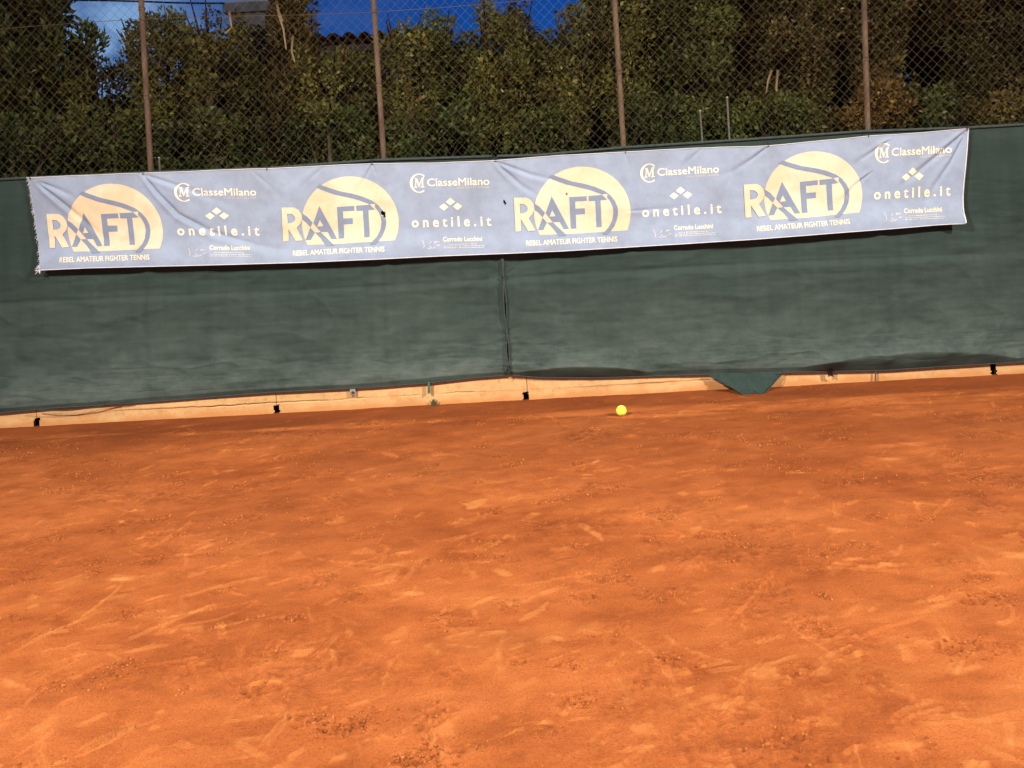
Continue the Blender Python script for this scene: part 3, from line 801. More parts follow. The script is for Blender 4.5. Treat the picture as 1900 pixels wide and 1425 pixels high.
# fold lines (photo px): x0,y0 -> x1,y1, depth, width
FOLDS = [([(70, 340), (110, 372), (150, 405), (205, 450)], .017, .017), ([(74, 338), (110, 352), (150, 372)], .012, .016), ([(262, 322), (295, 362), (330, 398), (395, 432), (480, 456), (560, 468)], .019, .018),
         ([(266, 324), (345, 350), (430, 382)], .010, .018), ([(918, 300), (945, 325), (968, 345), (1012, 372)], .018, .016), ([(920, 300), (985, 324), (1060, 342)], .013, .016),
         ([(690, 306), (678, 330), (664, 356)], .007, .013), ([(692, 306), (705, 345)], .006, .012), ([(1791, 244), (1745, 284), (1692, 328), (1655, 356)], .018, .017), ([(1789, 250), (1765, 300), (1735, 345), (1712, 380)], .014, .016),
         ([(1426, 272), (1395, 296), (1360, 318), (1330, 328)], .011, .016), ([(1648, 262), (1612, 286), (1580, 308)], .012, .013), ([(1616, 320), (1585, 345), (1562, 372), (1552, 395)], .009, .013), ([(1160, 285), (1168, 310), (1172, 345)], .006, .016),
         ([(1165, 392), (1215, 388), (1270, 384)], .005, .014), ([(470, 320), (500, 345), (530, 372)], .004, .016), ([(600, 310), (560, 345), (540, 380)], .004, .018), ([(1300, 278), (1270, 305), (1250, 340)], .005, .018)]
FL = [([at(x, y, YB) for x, y in P], dp, w) for P, dp, w in FOLDS]
def banner_y(X, Z):
    X = np.atleast_1d(np.asarray(X, float)); Z = np.atleast_1d(np.asarray(Z, float))
    y = 0.018 * (fbm(X * 1.1, Z * 1.6, 51, 3) - 0.5) + 0.010 * (fbm(X * 3.2, Z * 4.0, 55, 3) - 0.5) + 0.0035 * (fbm(X * 9 + 3 * Z, Z * 8, 57, 3) - 0.5)
    for P, dp, w in FL:
        P = np.array(P); seg = np.linalg.norm(np.diff(P, axis=0), axis=1); tot = seg.sum(); acc = 0.0
        bx0, bx1 = P[:, 0].min() - 0.2, P[:, 0].max() + 0.2
        k = (X > bx0) & (X < bx1)
        if not np.any(k): continue
        xx, zz = X[k], Z[k]
        best = np.full(xx.shape, 9.0); us = np.zeros(xx.shape); sg = np.zeros(xx.shape)
        for i in range(len(P) - 1):
            (x0, z0), (x1, z1) = P[i], P[i + 1]
            dx, dz = x1 - x0, z1 - z0
            u = np.clip(((xx - x0) * dx + (zz - z0) * dz) / (dx * dx + dz * dz), 0, 1)
            px_, pz_ = xx - (x0 + u * dx), zz - (z0 + u * dz)
            d = np.sqrt(px_ ** 2 + pz_ ** 2); m = d < best
            best = np.where(m, d, best); us = np.where(m, (acc + u * seg[i]) / tot, us); sg = np.where(m, np.sign(px_ * dz - pz_ * dx), sg)
            acc += seg[i]
        ww = w * (0.55 + 0.9 * us); env = (1 - us) ** 0.8 * (0.35 + 0.65 * sstep(0, 0.15, us))
        v = dp * env * (np.exp(-(best / ww) ** 2) - 0.45 * np.exp(-((best * sg - 1.9 * ww) / (1.5 * ww)) ** 2))
        y = y.copy(); y[k] = y[k] + v
    # lower hem stands off the net
    zb = np.interp(X, cp[:, 0], cp[:, 1])
    y = y - 0.034 * sstep(0.22, 0.0, Z - zb)
    return YB + y
HOLES = [(712, 397, 4.2, 7.0)]
SLITS = [(936, 375, 2.2, 5.0), (1050, 357, 1.6, 5.0)]
TEAR = [(*at(x, y, YB), a * YB / F, b * YB / F) for x, y, a, b in HOLES + SLITS]
def in_tear(X, Z):
    m = np.zeros(np.shape(X), bool)
    for x, z, a, b in TEAR:
        q = (X - x) + 0.25 * (Z - z)
        m |= (q / a) ** 2 + ((Z - z) / b) ** 2 < 1
    return m

def banner_normals(me):
    n = len(me.vertices); co = np.empty(n * 3, np.float32); me.vertices.foreach_get('co', co); co = co.reshape(-1, 3)
    e = 0.004
    dx = (banner_y(co[:, 0] + e, co[:, 2]) - banner_y(co[:, 0] - e, co[:, 2])) / (2 * e)
    dz = (banner_y(co[:, 0], co[:, 2] + e) - banner_y(co[:, 0], co[:, 2] - e)) / (2 * e)
    nr = np.stack([dx, -np.ones(n), dz], -1); nr /= np.linalg.norm(nr, axis=1, keepdims=True)
    me.polygons.foreach_set('use_smooth', np.ones(len(me.polygons), dtype=bool))
    me.normals_split_custom_set_from_vertices(nr.tolist())

banner = empty('banner', (bp[0, 0], YB, bp[0, 1]))
tag(banner, 'long pale blue sponsor banner with cream printing tied across the green net', 'banner')
def banner_cloth():
    nx, nz = 1000, 104
    S, T = np.meshgrid(np.linspace(0, 1, nx), np.linspace(0, 1, nz))
    X, Z = banner_pt(S, T)
    # top edge scallops between the ties, ragged left edge
    Z = Z + (1 - T) ** 6 * 0.006 * (fbm(S * 30, S * 0, 3, 3) - 0.6)
    X = X - 0.009 * (1 - S) ** 60 * (fbm(T * 40, T * 0 + 3, 7, 4, 0.7) - 0.4) * 2
    Yv = banner_y(X, Z)
    # lower right corner curls forward
    k = sstep(0.985, 1.0, S) * sstep(0.85, 1.0, T); Yv = Yv - 0.03 * k
    q = grid_quads(nx, nz)
    cx, cz = X.ravel()[q].mean(1), Z.ravel()[q].mean(1)
    q = q[~in_tear(cx, cz)][:, ::-1]
    me = np_mesh('banner_cloth', np.stack([X, Yv, Z], -1).reshape(-1, 3), q)
    banner_normals(me)
    put('cloth', me, M['blue'], banner)
    # sewn edges
    m = MB()
    m.tube([Vector((X[0, i], Yv[0, i] - .001, Z[0, i] - .002)) for i in range(0, nx, 6)], 0.003, 5)
    m.tube([Vector((X[-1, i], Yv[-1, i] - .001, Z[-1, i] + .002)) for i in range(0, nx, 6)], 0.003, 5)
    m.tube([Vector((X[j, -1], Yv[j, -1] - .001, Z[j, -1])) for j in range(0, nz, 3)], 0.005, 5)
    m.build('sewn_hem', M['thread'], banner, True)
    # frayed threads on the left edge
    m = MB(); lr = random.Random(4)
    for _ in range(130):
        j = lr.randrange(nz); b = Vector((X[j, 0], Yv[j, 0], Z[j, 0]))
        d = Vector((-lr.uniform(.001, .014) * lr.random(), lr.uniform(-.01, .004), lr.uniform(-.016, .008)))
        m.tube([b + Vector((0.01, -0.001, 0)), b + d * 0.5, b + d + Vector((0, 0, -lr.uniform(0, .01)))], 0.0009, 4)
    for j in (nz - 2, nz - 6):
        for _ in range(14):
            b = Vector((X[j, 0], Yv[j, 0], Z[j, 0])); m.tube([b, b + Vector((lr.uniform(-.03, .01), -.006, lr.uniform(-.03, -.005)))], 0.0015, 4)
    m.build('frayed_edge', M['thread'], banner)
    # cable ties through the eyelets
    for px_, py_ in ((57, 331), (264, 321), (495, 313), (690, 303), (918, 297), (1160, 281), (1425, 270), (1610, 252), (1793, 240)):
        c = pt(px_, py_, YB); c.y = float(banner_y(c.x, c.z)[0]) - 0.002
        m = MB()
        m.tube([c + Vector((0, 0, -0.012)), c + Vector((0.002, -0.004, 0.004)), c + Vector((-0.003, 0.004, 0.024)), c + Vector((-0.001, 0.03, 0.03))], 0.0022, 5)
        m.tube([c + Vector((0.0, -0.003, 0.004)), c + Vector((-0.006, -0.012, 0.022))], 0.0014, 4)
        m.build('cable_tie', M['black'], banner, True)
banner_cloth()

# --- printing: traced shapes are carried to each repeat by an affine map, then laid onto the cloth surface
def affine(src, dst):
    A = np.array([[x, y, 1] for x, y in src], float)
    return np.linalg.solve(A, np.array(dst, float))        # (x,y,1) @ K
def print_mesh(name, polys_px, parent, mat, lift, extra=None):
    """polys_px: list of (outer, [holes]) in photo px ; extra: (verts px, tris)"""
    bm = bmesh.new()
    for outer, hs in polys_px:
        loops = [[Vector((x, y, 0)) for x, y in lp] for lp in [outer] + hs]
        flat = [v for lp in loops for v in lp]
        tris = geometry.tessellate_polygon(loops)
        vs = [bm.verts.new((*(lambda a: (a[0], 0, a[1]))(at(v.x, v.y, YB)),)) for v in flat]
        for t in tris:
            try: bm.faces.new([vs[i] for i in t])
            except ValueError: pass
    if extra:
        ev, et = extra
        vs = [bm.verts.new((*(lambda a: (a[0], 0, a[1]))(at(x, y, YB)),)) for x, y in ev]
        for t in et:
            try: bm.faces.new([vs[i] for i in t])
            except ValueError: pass
    xsv = [v.co.x for v in bm.verts]; zsv = [v.co.z for v in bm.verts]
    st = 0.016
    for k in np.arange(math.floor(min(xsv) / st), math.ceil(max(xsv) / st) + 1):
        bmesh.ops.bisect_plane(bm, geom=bm.verts[:] + bm.edges[:] + bm.faces[:], dist=1e-6, plane_co=(k * st, 0, 0), plane_no=(1, 0, 0))
    for k in np.arange(math.floor(min(zsv) / st), math.ceil(max(zsv) / st) + 1):
        bmesh.ops.bisect_plane(bm, geom=bm.verts[:] + bm.edges[:] + bm.faces[:], dist=1e-6, plane_co=(0, 0, k * st), plane_no=(0, 0, 1))
    kill = [f for f in bm.faces if in_tear(*(lambda c: (np.array(c.x), np.array(c.z)))(f.calc_center_median()))]
    bmesh.ops.delete(bm, geom=kill, context='FACES')
    bm.verts.ensure_lookup_table()
    X = np.array([v.co.x for v in bm.verts]); Z = np.array([v.co.z for v in bm.verts])
    Yv = banner_y(X, Z) - lift
    for v, y in zip(bm.verts, Yv): v.co.y = y
    bm.normal_update()
    for f in bm.faces:
        if f.normal.y > 0: f.normal_flip()
    me = bpy.data.meshes.new(name); bm.to_mesh(me); bm.free()
    banner_normals(me)
    return put(name, me, mat, parent)

def text_tris(s, bold=0.0, spacing=1.0):
    cu = bpy.data.curves.new('t', 'FONT'); cu.body = s; cu.space_character = spacing; cu.resolution_u = 4
    o = bpy.data.objects.new('t', cu); COL.objects.link(o)
    bpy.context.view_layer.update()
    ev = o.evaluated_get(bpy.context.evaluated_depsgraph_get()); me = ev.to_mesh()
    me.calc_loop_triangles()
    V = np.array([v.co[:2] for v in me.vertices]); T = [tuple(t.vertices) for t in me.loop_triangles]
    ev.to_mesh_clear(); bpy.data.objects.remove(o); bpy.data.curves.remove(cu)
    key = {}; idx = []
    for v in np.round(V, 5):
        idx.append(key.setdefault(tuple(v), len(key)))
    W = np.array(list(key)); T = [tuple(idx[i] for i in t) for t in T]; T = [t for t in T if len(set(t)) == 3]
    # thicken: push the outline out along its own normals
    T = [t if np.cross(W[t[1]] - W[t[0]], W[t[2]] - W[t[0]]) > 0 else (t[0], t[2], t[1]) for t in T]
    ed = {}
    for t in T:
        for a, b in ((t[0], t[1]), (t[1], t[2]), (t[2], t[0])): ed[(a, b)] = 1
    N = np.zeros_like(W)
    for a, b in ed:
        if (b, a) not in ed:
            d = W[b] - W[a]; L = np.linalg.norm(d)
            if L > 1e-6:
                nn = np.array([d[1], -d[0]]) / L; N[a] += nn; N[b] += nn
    L = np.linalg.norm(N, axis=1, keepdims=True)
    N = np.where(L > 1e-6, N / np.maximum(L, 1e-6) * np.minimum(2.0 / np.maximum(L, 0.8), 1.5), 0)
    return W + N * bold, T
def text_px(s, p0, p1, height, bold=0.0, spacing=1.0, capref='H'):
    """text whose baseline runs p0 -> p1 (px, y down); height = cap height px"""
    V, T = text_tris(s, bold, spacing)
    x0, x1 = V[:, 0].min(), V[:, 0].max(); capH = 0.729
    a = np.array(p0, float); b = np.array(p1, float); d = b - a
    nrm = np.array([d[1], -d[0]]) / np.linalg.norm(d)
    u = (V[:, 0] - x0) / (x1 - x0)
    P = a + u[:, None] * d + (V[:, 1] / capH)[:, None] * height * nrm
    return P, T
def tx(P, K): return np.concatenate([P, np.ones((len(P), 1))], 1) @ K
Z1 = lambda p: (930 + p[0] / 7.308, 300 + p[1] / 7.308)
Z2 = lambda p: (1180 + p[0] / 8.906, 290 + p[1] / 8.906)

th0 = math.atan2(930 - 690, 1705 - 1100)
def disc():
    pts = []
    a0 = math.atan2((930 - 690) / 622, (1705 - 1100) / 655); a1 = math.atan2((998 - 690) / 622, (515 - 1100) / 655)
    # go from lower right, over the top, to lower left (y down => decreasing angle)
    for k in range(73):
        a = a0 - (a0 + (2 * math.pi - a1)) * k / 72
        pts.append((1100 + 655 * math.cos(a), 690 + 622 * math.sin(a)))
    return pts + [(1000, 976)]
SEAM_A = [(690, 176), (800, 215), (950, 265), (1130, 300), (1270, 340), (1400, 395), (1480, 455), (1540, 530), (1575, 610), (1585, 690), (1570, 780), (1535, 870), (1475, 950), (1440, 985),
          (1370, 985), (1390, 955), (1460, 880), (1505, 790), (1522, 690), (1510, 610), (1480, 545), (1440, 490), (1340, 435), (1200, 385), (1060, 350), (880, 310), (780, 275), (700, 245), (640, 212)]
B1 = [(436, 556), (520, 612), (592, 692), (560, 755), (500, 690), (434, 638)]
B2 = [(620, 825), (700, 820), (790, 905), (890, 1000), (780, 1010), (700, 905)]
A_R = [(683, 468), (920, 910), (845, 915), (792, 818), (700, 820), (600, 700)]
A_HOLE = [(690, 658), (736, 738), (655, 745)]
A_L = [(560, 757), (620, 825), (570, 925), (497, 928)]
F_ = [(920, 480), (1155, 465), (1160, 530), (1000, 540), (1005, 635), (1133, 630), (1135, 710), (1010, 718), (1018, 905), (942, 908)]
T_ = [(1180, 462), (1365, 450), (1432, 515), (1345, 525), (1362, 885), (1290, 890), (1272, 530), (1185, 535)]
T_TRI = [(1365, 445), (1437, 437), (1432, 514)]
R_ = [(172, 490), (340, 488), (400, 520), (440, 575), (450, 640), (430, 705), (375, 765), (462, 932), (368, 940), (265, 775), (272, 943), (195, 948)]
R_H = [(250, 572), (310, 575), (350, 605), (360, 640), (345, 675), (310, 698), (258, 702)]
E_SRC = [(953.6, 367.3), (957.6, 430.0), (1164.8, 428.7)]
E_DST = [[(86.7, 397.2), (95.1, 460.3), (299.0, 462.3)], [(522.4, 385.5), (526.7, 448.4), (734.7, 447.2)], E_SRC, [(1379.7, 342.7), (1383.5, 404.3), (1594.0, 395.5)]]
T_SRC = [(1203.2, 321.3), (1198.1, 396.3), (1339.0, 386.7)]
T_DST = [[(338.9, 357.0), (335.6, 430.5), (482.1, 428.7)], [(776.1, 340.0), (770.5, 415.6), (912.5, 410.5)], T_SRC, [(1637.6, 284.3), (1627.3, 363.4), (1764.5, 353.8)]]
def ring_c():
    out, inn = [], []
    for k in range(37):
        a = R(-52) - R(256) * k / 36
        w = 9 + 13 * abs(math.cos(a)) ** 1.2
        cx, cy = 222, 278
        out.append((cx + 153 * math.cos(a), cy + 156 * math.sin(a))); inn.append((cx + (153 - w * 2) * math.cos(a), cy + (156 - w * 1.5) * math.sin(a)))
    return out + inn[::-1]
def m_logo():
    # serifed capital M, slightly tilted as in the print
    p = [(-75, -72), (-38, -72), (0, 30), (38, -78), (78, -78), (78, -62), (62, -60), (66, 68), (84, 70), (84, 84), (24, 84), (24, 70), (40, 68), (36, -30), (2, 78), (-10, 78), (-50, -24), (-52, 68), (-34, 70), (-34, 84), (-82, 84), (-82, 70), (-66, 68), (-62, -58), (-75, -58)]
    return [(225 + x * 1.02, 265 + y * 1.0 - x * 0.06) for x, y in p]
DIA = [[(735, 502), (812, 562), (737, 622), (660, 572)], [(628, 596), (706, 650), (630, 712), (553, 655)], [(850, 580), (930, 630), (855, 698), (776, 640)]]
def dst(poly, zf, K): return [tuple(p) for p in tx(np.array([zf(q) for q in poly]), K)]
for i in range(4):
    K = affine(E_SRC, E_DST[i])
    e = lambda poly: dst(poly, Z1, K)
    em = print_mesh('ball_emblem', [(e(disc()), [])], banner, M['cream'], 0.0016)
    em['label'] = 'cream half hidden tennis ball emblem'
    print_mesh('lettering', [(e(p), []) for p in (SEAM_A, B1, B2, A_R, A_L, F_, T_)], em, M['ink'], 0.0030)
    print_mesh('lettering', [(e(A_HOLE), []), (e(T_TRI), []), (e(R_), [e(R_H)])], em, M['cream'], 0.0044)
    P, T = text_px('REBEL AMATEUR FIGHTER TENNIS', Z1((337, 1136)), Z1((1570, 1078)), 70 / 7.308, 0.016, 1.0)
    print_mesh('lettering', [], em, M['worn'] if i in (0, 3) else M['text'], 0.0018, (tx(P, K), T))
    K = affine(T_SRC, T_DST[i]); e = lambda poly: dst(poly, Z2, K)
    mm = M['worn'] if i == 3 else M['text']
    P, T = text_px('ClasseMilano', Z2((358, 322)), Z2((1375, 266)), 128 / 8.906, 0.010)
    lg = print_mesh('monogram', [(e(ring_c()), []), (e(m_logo()), [])], banner, mm, 0.0018)
    # slab serifs on the l, i, n and M stems
    print_mesh('lettering', [], lg, mm, 0.0018, (tx(P, K), T))
    P, T = text_px('REAL ESTATE BROKER', Z2((850, 352)), Z2((1375, 322)), 30 / 8.906, 0.0)
    print_mesh('lettering', [], lg, M['fine'], 0.0018, (tx(P, K), T))
    dm = print_mesh('diamond_emblem', [(e(d), []) for d in DIA], banner, mm, 0.0018)
    P, T = text_px('onetile.it', Z2((106, 1000)), Z2((1412, 932)), 165 / 8.906, 0.026, 1.55)
    print_mesh('lettering', [], dm, mm, 0.0018, (tx(P, K), T))
    P, T = text_px('Corrado Lucchini', Z2((622, 1215)), Z2((1262, 1185)), 74 / 8.906, 0.022)
    pl = print_mesh('lettering', [], banner, mm if i != 0 else M['worn'], 0.0018, (tx(P, K), T))
    # three lines of print too small to read, and a sketched line drawing beside them
    mbx = []; lr = random.Random(8)
    for r_, (xa, xb, yy) in enumerate(((700, 1180, 1258), (640, 1290, 1290), (630, 1270, 1318))):
        x = xa
        while x < xb:
            w = lr.uniform(18, 60); sl = -0.045
            y0 = yy + (x - xa) * sl
            mbx.append([(x, y0 - 5), (x + w, y0 - 5 + w * sl), (x + w, y0 + 5 + w * sl), (x, y0 + 5)]); x += w + lr.uniform(8, 16)
    print_mesh('small_print', [(e(b), []) for b in mbx], pl, M['fine'], 0.0018)
    sk = []
    for (a, b, c, d) in ((285, 1205, 320, 1300), (320, 1300, 300, 1335), (400, 1260, 430, 1215), (405, 1290, 440, 1335), (440, 1335, 500, 1310), (480, 1250, 490, 1215), (500, 1240, 560, 1215), (520, 1290, 575, 1270), (370, 1330, 420, 1345), (480, 1225, 520, 1212)):
        dx, dy = c - a, d - b; L = math.hypot(dx, dy); nx_, ny_ = -dy / L * 5, dx / L * 5
        sk.append([(a + nx_, b + ny_), (c + nx_, d + ny_), (c - nx_, d - ny_), (a - nx_, b - ny_)])
    print_mesh('line_drawing', [(e(b), []) for b in sk], pl, M['fine'], 0.0018)

# ------------------------------------------------------------------ tennis ball
def ball():
    u, v = (1153 - CX) / F, (CY - 762.5) / F
    r = 0.0335; d = -u * SR + v * CR
    Yb = (CAMZ - r - 0.003) / -d; Xb = Yb * (u * CR + v * SR)
    gz = max(ground_z(Xb + a, Yb + b) for a in (-.01, 0, .01) for b in (-.01, 0, .01))
    bm = bmesh.new(); bmesh.ops.create_icosphere(bm, subdivisions=5, radius=r)
    lr = random.Random(2)
    # seam: sunken curve on the sphere
    S = []
    for k in range(240):
        t = 2 * math.pi * k / 240
        a_, b_ = 0.75, 0.25
        p = Vector((a_ * math.cos(t) + b_ * math.cos(3 * t), a_ * math.sin(t) - b_ * math.sin(3 * t), 2 * math.sqrt(a_ * b_) * math.sin(2 * t)))
        S.append(p.normalized())
    rot = Matrix.Rotation(0.7, 3, 'X') @ Matrix.Rotation(0.5, 3, 'Z')
    S = np.array([rot @ s for s in S])
    for vv in bm.verts:
        nn = np.array(vv.co) / r; dd = np.min(np.linalg.norm(S - nn, axis=1))
        vv.co *= 1 - 0.03 * math.exp(-(dd / 0.05) ** 2) + lr.uniform(-.006, .006)
    me = bpy.data.meshes.new('tennis_ball'); bm.to_mesh(me); bm.free()
    o = put('tennis_ball', me, M['felt'], None, True); o.location = (Xb, Yb, gz + r * 0.985)
    tag(o, 'bright yellow tennis ball lying on the clay near the low wall', 'ball')
    m = MB(); pts = [Vector([float(q) for q in s]) * r * 0.985 for s in S] ; m.tube(pts + [pts[0]], 0.0013, 5, False)
    me2 = bpy.data.meshes.new('seam'); me2.from_pydata(m.V, [], m.F); s = put('seam', me2, M['thread'], None, True); s.parent = o
ball()

# ------------------------------------------------------------------ small things at the foot of the wall
def small_things():
    # green pipe stub
    a, b = pt(796, 709, YW - 0.02), pt(796, 729, YW - 0.02)
    root = MB().tube([a + Vector((0, 0.004, 0.012)), a, b], 0.0105, 12).build('pipe_stub', M['gpaint'], None, True)
    tag(root, 'short green pipe end sticking out below the net over the wall', 'pipe')
    # grey bracket plate
    c = pt(655, 728, YW - 0.006)
    m = MB(); m.box(c.x - 0.02, c.x + 0.02, YW - 0.016, YW - 0.006, c.z - 0.02, c.z + 0.05, 0.003)
    o = m.build('bracket', M['galv'], None); tag(o, 'small grey metal bracket on the wall left of the green pipe end', 'bracket')
    m = MB(); m.tube([Vector((c.x + 0.002, YW - 0.015, c.z)), Vector((c.x + 0.002, YW - 0.024, c.z))], 0.011, 8); m.build('bolt', M['rust'], o, True)
    # dark strap end
    c = pt(1541, 695, YN - 0.02)
    m = MB(); lr = random.Random(3)
    for q in range(4):
        x = c.x - 0.012 + q * 0.008
        m.tube([Vector((x, YN - .03, c.z + 0.06)), Vector((x + lr.uniform(-.004, .004), YN - .022, c.z)), Vector((x + lr.uniform(-.008, .008), YN - .018, c.z - lr.uniform(.005, .03)))], 0.0052, 6)
    o = m.build('strap_end', M['black'], None, True); tag(o, 'frayed black strap end hanging below the net right of the torn flap', 'strap')
    # thin rusty rod in the wall joint
    c0, c1 = pt(1626, 685, YW - 0.014), pt(1624, 712, YW - 0.014)
    o = MB().tube([c0 + Vector((0, 0, .05)), c1], 0.0055, 8).build('rod', M['rust'], None, True); tag(o, 'thin rusty rod standing in the wall joint right of the black strap', 'rod')
    # weed
    c = pt(805, 754, YW - 0.02); c.z = ground_z(c.x, c.y)
    V, Q, lr = [], [], random.Random(6)
    for k in range(34):
        a = lr.uniform(0, 2 * math.pi); L = lr.uniform(.02, .06); sp = lr.uniform(.1, .6)
        dx, dy = math.cos(a) * sp * L, math.sin(a) * sp * L - .006
        base = c + Vector((lr.uniform(-.015, .015), lr.uniform(-.01, .005), 0)); w = 0.0028
        n = len(V)
        V += [base + Vector((-w, 0, 0)), base + Vector((w, 0, 0)), base + Vector((dx * .6 + w, dy * .6, L * .7)), base + Vector((dx * .6 - w, dy * .6, L * .7)), base + Vector((dx, dy, L * .95))]
        Q += [(n, n + 1, n + 2, n + 3), (n + 3, n + 2, n + 4)]
    me = bpy.data.meshes.new('weed'); me.from_pydata(V, [], Q)
    cattr(me, 'tone', np.array([[0.16, 0.17, 0.08]] * len(V)) * rng.uniform(.7, 1.2, (len(V), 1)))
    tag(put('weed', me, M['leaf']), 'small tuft of weed at the foot of the wall below the green pipe', 'weed')
small_things()

# ------------------------------------------------------------------ hedge and trees behind the fence
PAL = dict(
    green=[(0.050, 0.066, 0.018), (0.068, 0.080, 0.024), (0.040, 0.050, 0.016), (0.090, 0.088, 0.032), (0.07, 0.052, 0.022)],
    olive=[(0.095, 0.088, 0.026), (0.12, 0.105, 0.034), (0.07, 0.062, 0.020), (0.13, 0.12, 0.045), (0.085, 0.055, 0.022)],
    brown=[(0.085, 0.052, 0.022), (0.11, 0.072, 0.030), (0.060, 0.042, 0.018), (0.075, 0.068, 0.024), (0.13, 0.085, 0.038)],
    deep=[(0.036, 0.054, 0.016), (0.050, 0.066, 0.020), (0.030, 0.042, 0.016), (0.062, 0.064, 0.022), (0.06, 0.046, 0.02)],
    tawny=[(0.12, 0.085, 0.045), (0.15, 0.105, 0.055), (0.09, 0.065, 0.035)],
    rust=[(0.15, 0.075, 0.028), (0.19, 0.10, 0.04), (0.11, 0.06, 0.024)],
)
def leaves(clumps, pal, per, lsize, crad, seed, spiky=0.0):
    """clumps: (n,3) centres -> leaf mesh data"""
    g = np.random.default_rng(seed)
    n = len(clumps) * per
    cid = np.repeat(np.arange(len(clumps)), per)
    off = g.normal(0, 1, (n, 3)); off *= (crad * g.uniform(0.25, 1, (n, 1)) ** 0.6 / np.linalg.norm(off, axis=1, keepdims=True))
    off[:, 2] *= 1 + 0.9 * spiky
    c = clumps[cid] + off
    # leaf axes: outward and slightly up
    ax = off / (np.linalg.norm(off, axis=1, keepdims=True) + 1e-6) + g.normal(0, 0.7, (n, 3)) * (1 - 0.6 * spiky)
    ax[:, 2] += 0.2 + 1.5 * spiky; ax[:, 1] -= 0.25
    ax /= np.linalg.norm(ax, axis=1, keepdims=True)
    rnd = g.normal(0, 1, (n, 3)); sd = np.cross(ax, rnd); sd /= np.linalg.norm(sd, axis=1, keepdims=True)
    nr = np.cross(ax, sd)
    L = lsize * g.uniform(0.6, 1.35, (n, 1)); W = L * g.uniform(0.22, 0.34, (n, 1)) * (1 - 0.6 * spiky)
    v0 = c; v1 = c + ax * L * 0.45 + sd * W + nr * W * 0.35; v2 = c + ax * L - nr * L * 0.12; v3 = c + ax * L * 0.45 - sd * W + nr * W * 0.35
    V = np.stack([v0, v1, v2, v3], 1).reshape(-1, 3)
    Q = np.arange(n * 4).reshape(-1, 4)
    p = np.array(pal)
    ctone = p[g.integers(0, len(p), len(clumps))]; patch = fbm(clumps[:, 0] * 2.2 + clumps[:, 1], clumps[:, 2] * 2.2, 19, 3, 0.6)[:, None]
    ctone = ctone * g.uniform(0.7, 1.25, (len(clumps), 1)) * (0.55 + 1.05 * sstep(0.3, 0.7, patch))
    ltone = 0.6 * ctone[cid] + 0.4 * p[g.integers(0, len(p), n)]
    ltone = ltone * g.uniform(0.6, 1.3, (n, 1)) * np.array([0.86, 0.96, 0.55])
    hot = g.random(n) < 0.012; ltone[hot] = ltone[hot] * 2.0 + 0.04
    return V, Q, np.repeat(ltone, 4, axis=0)

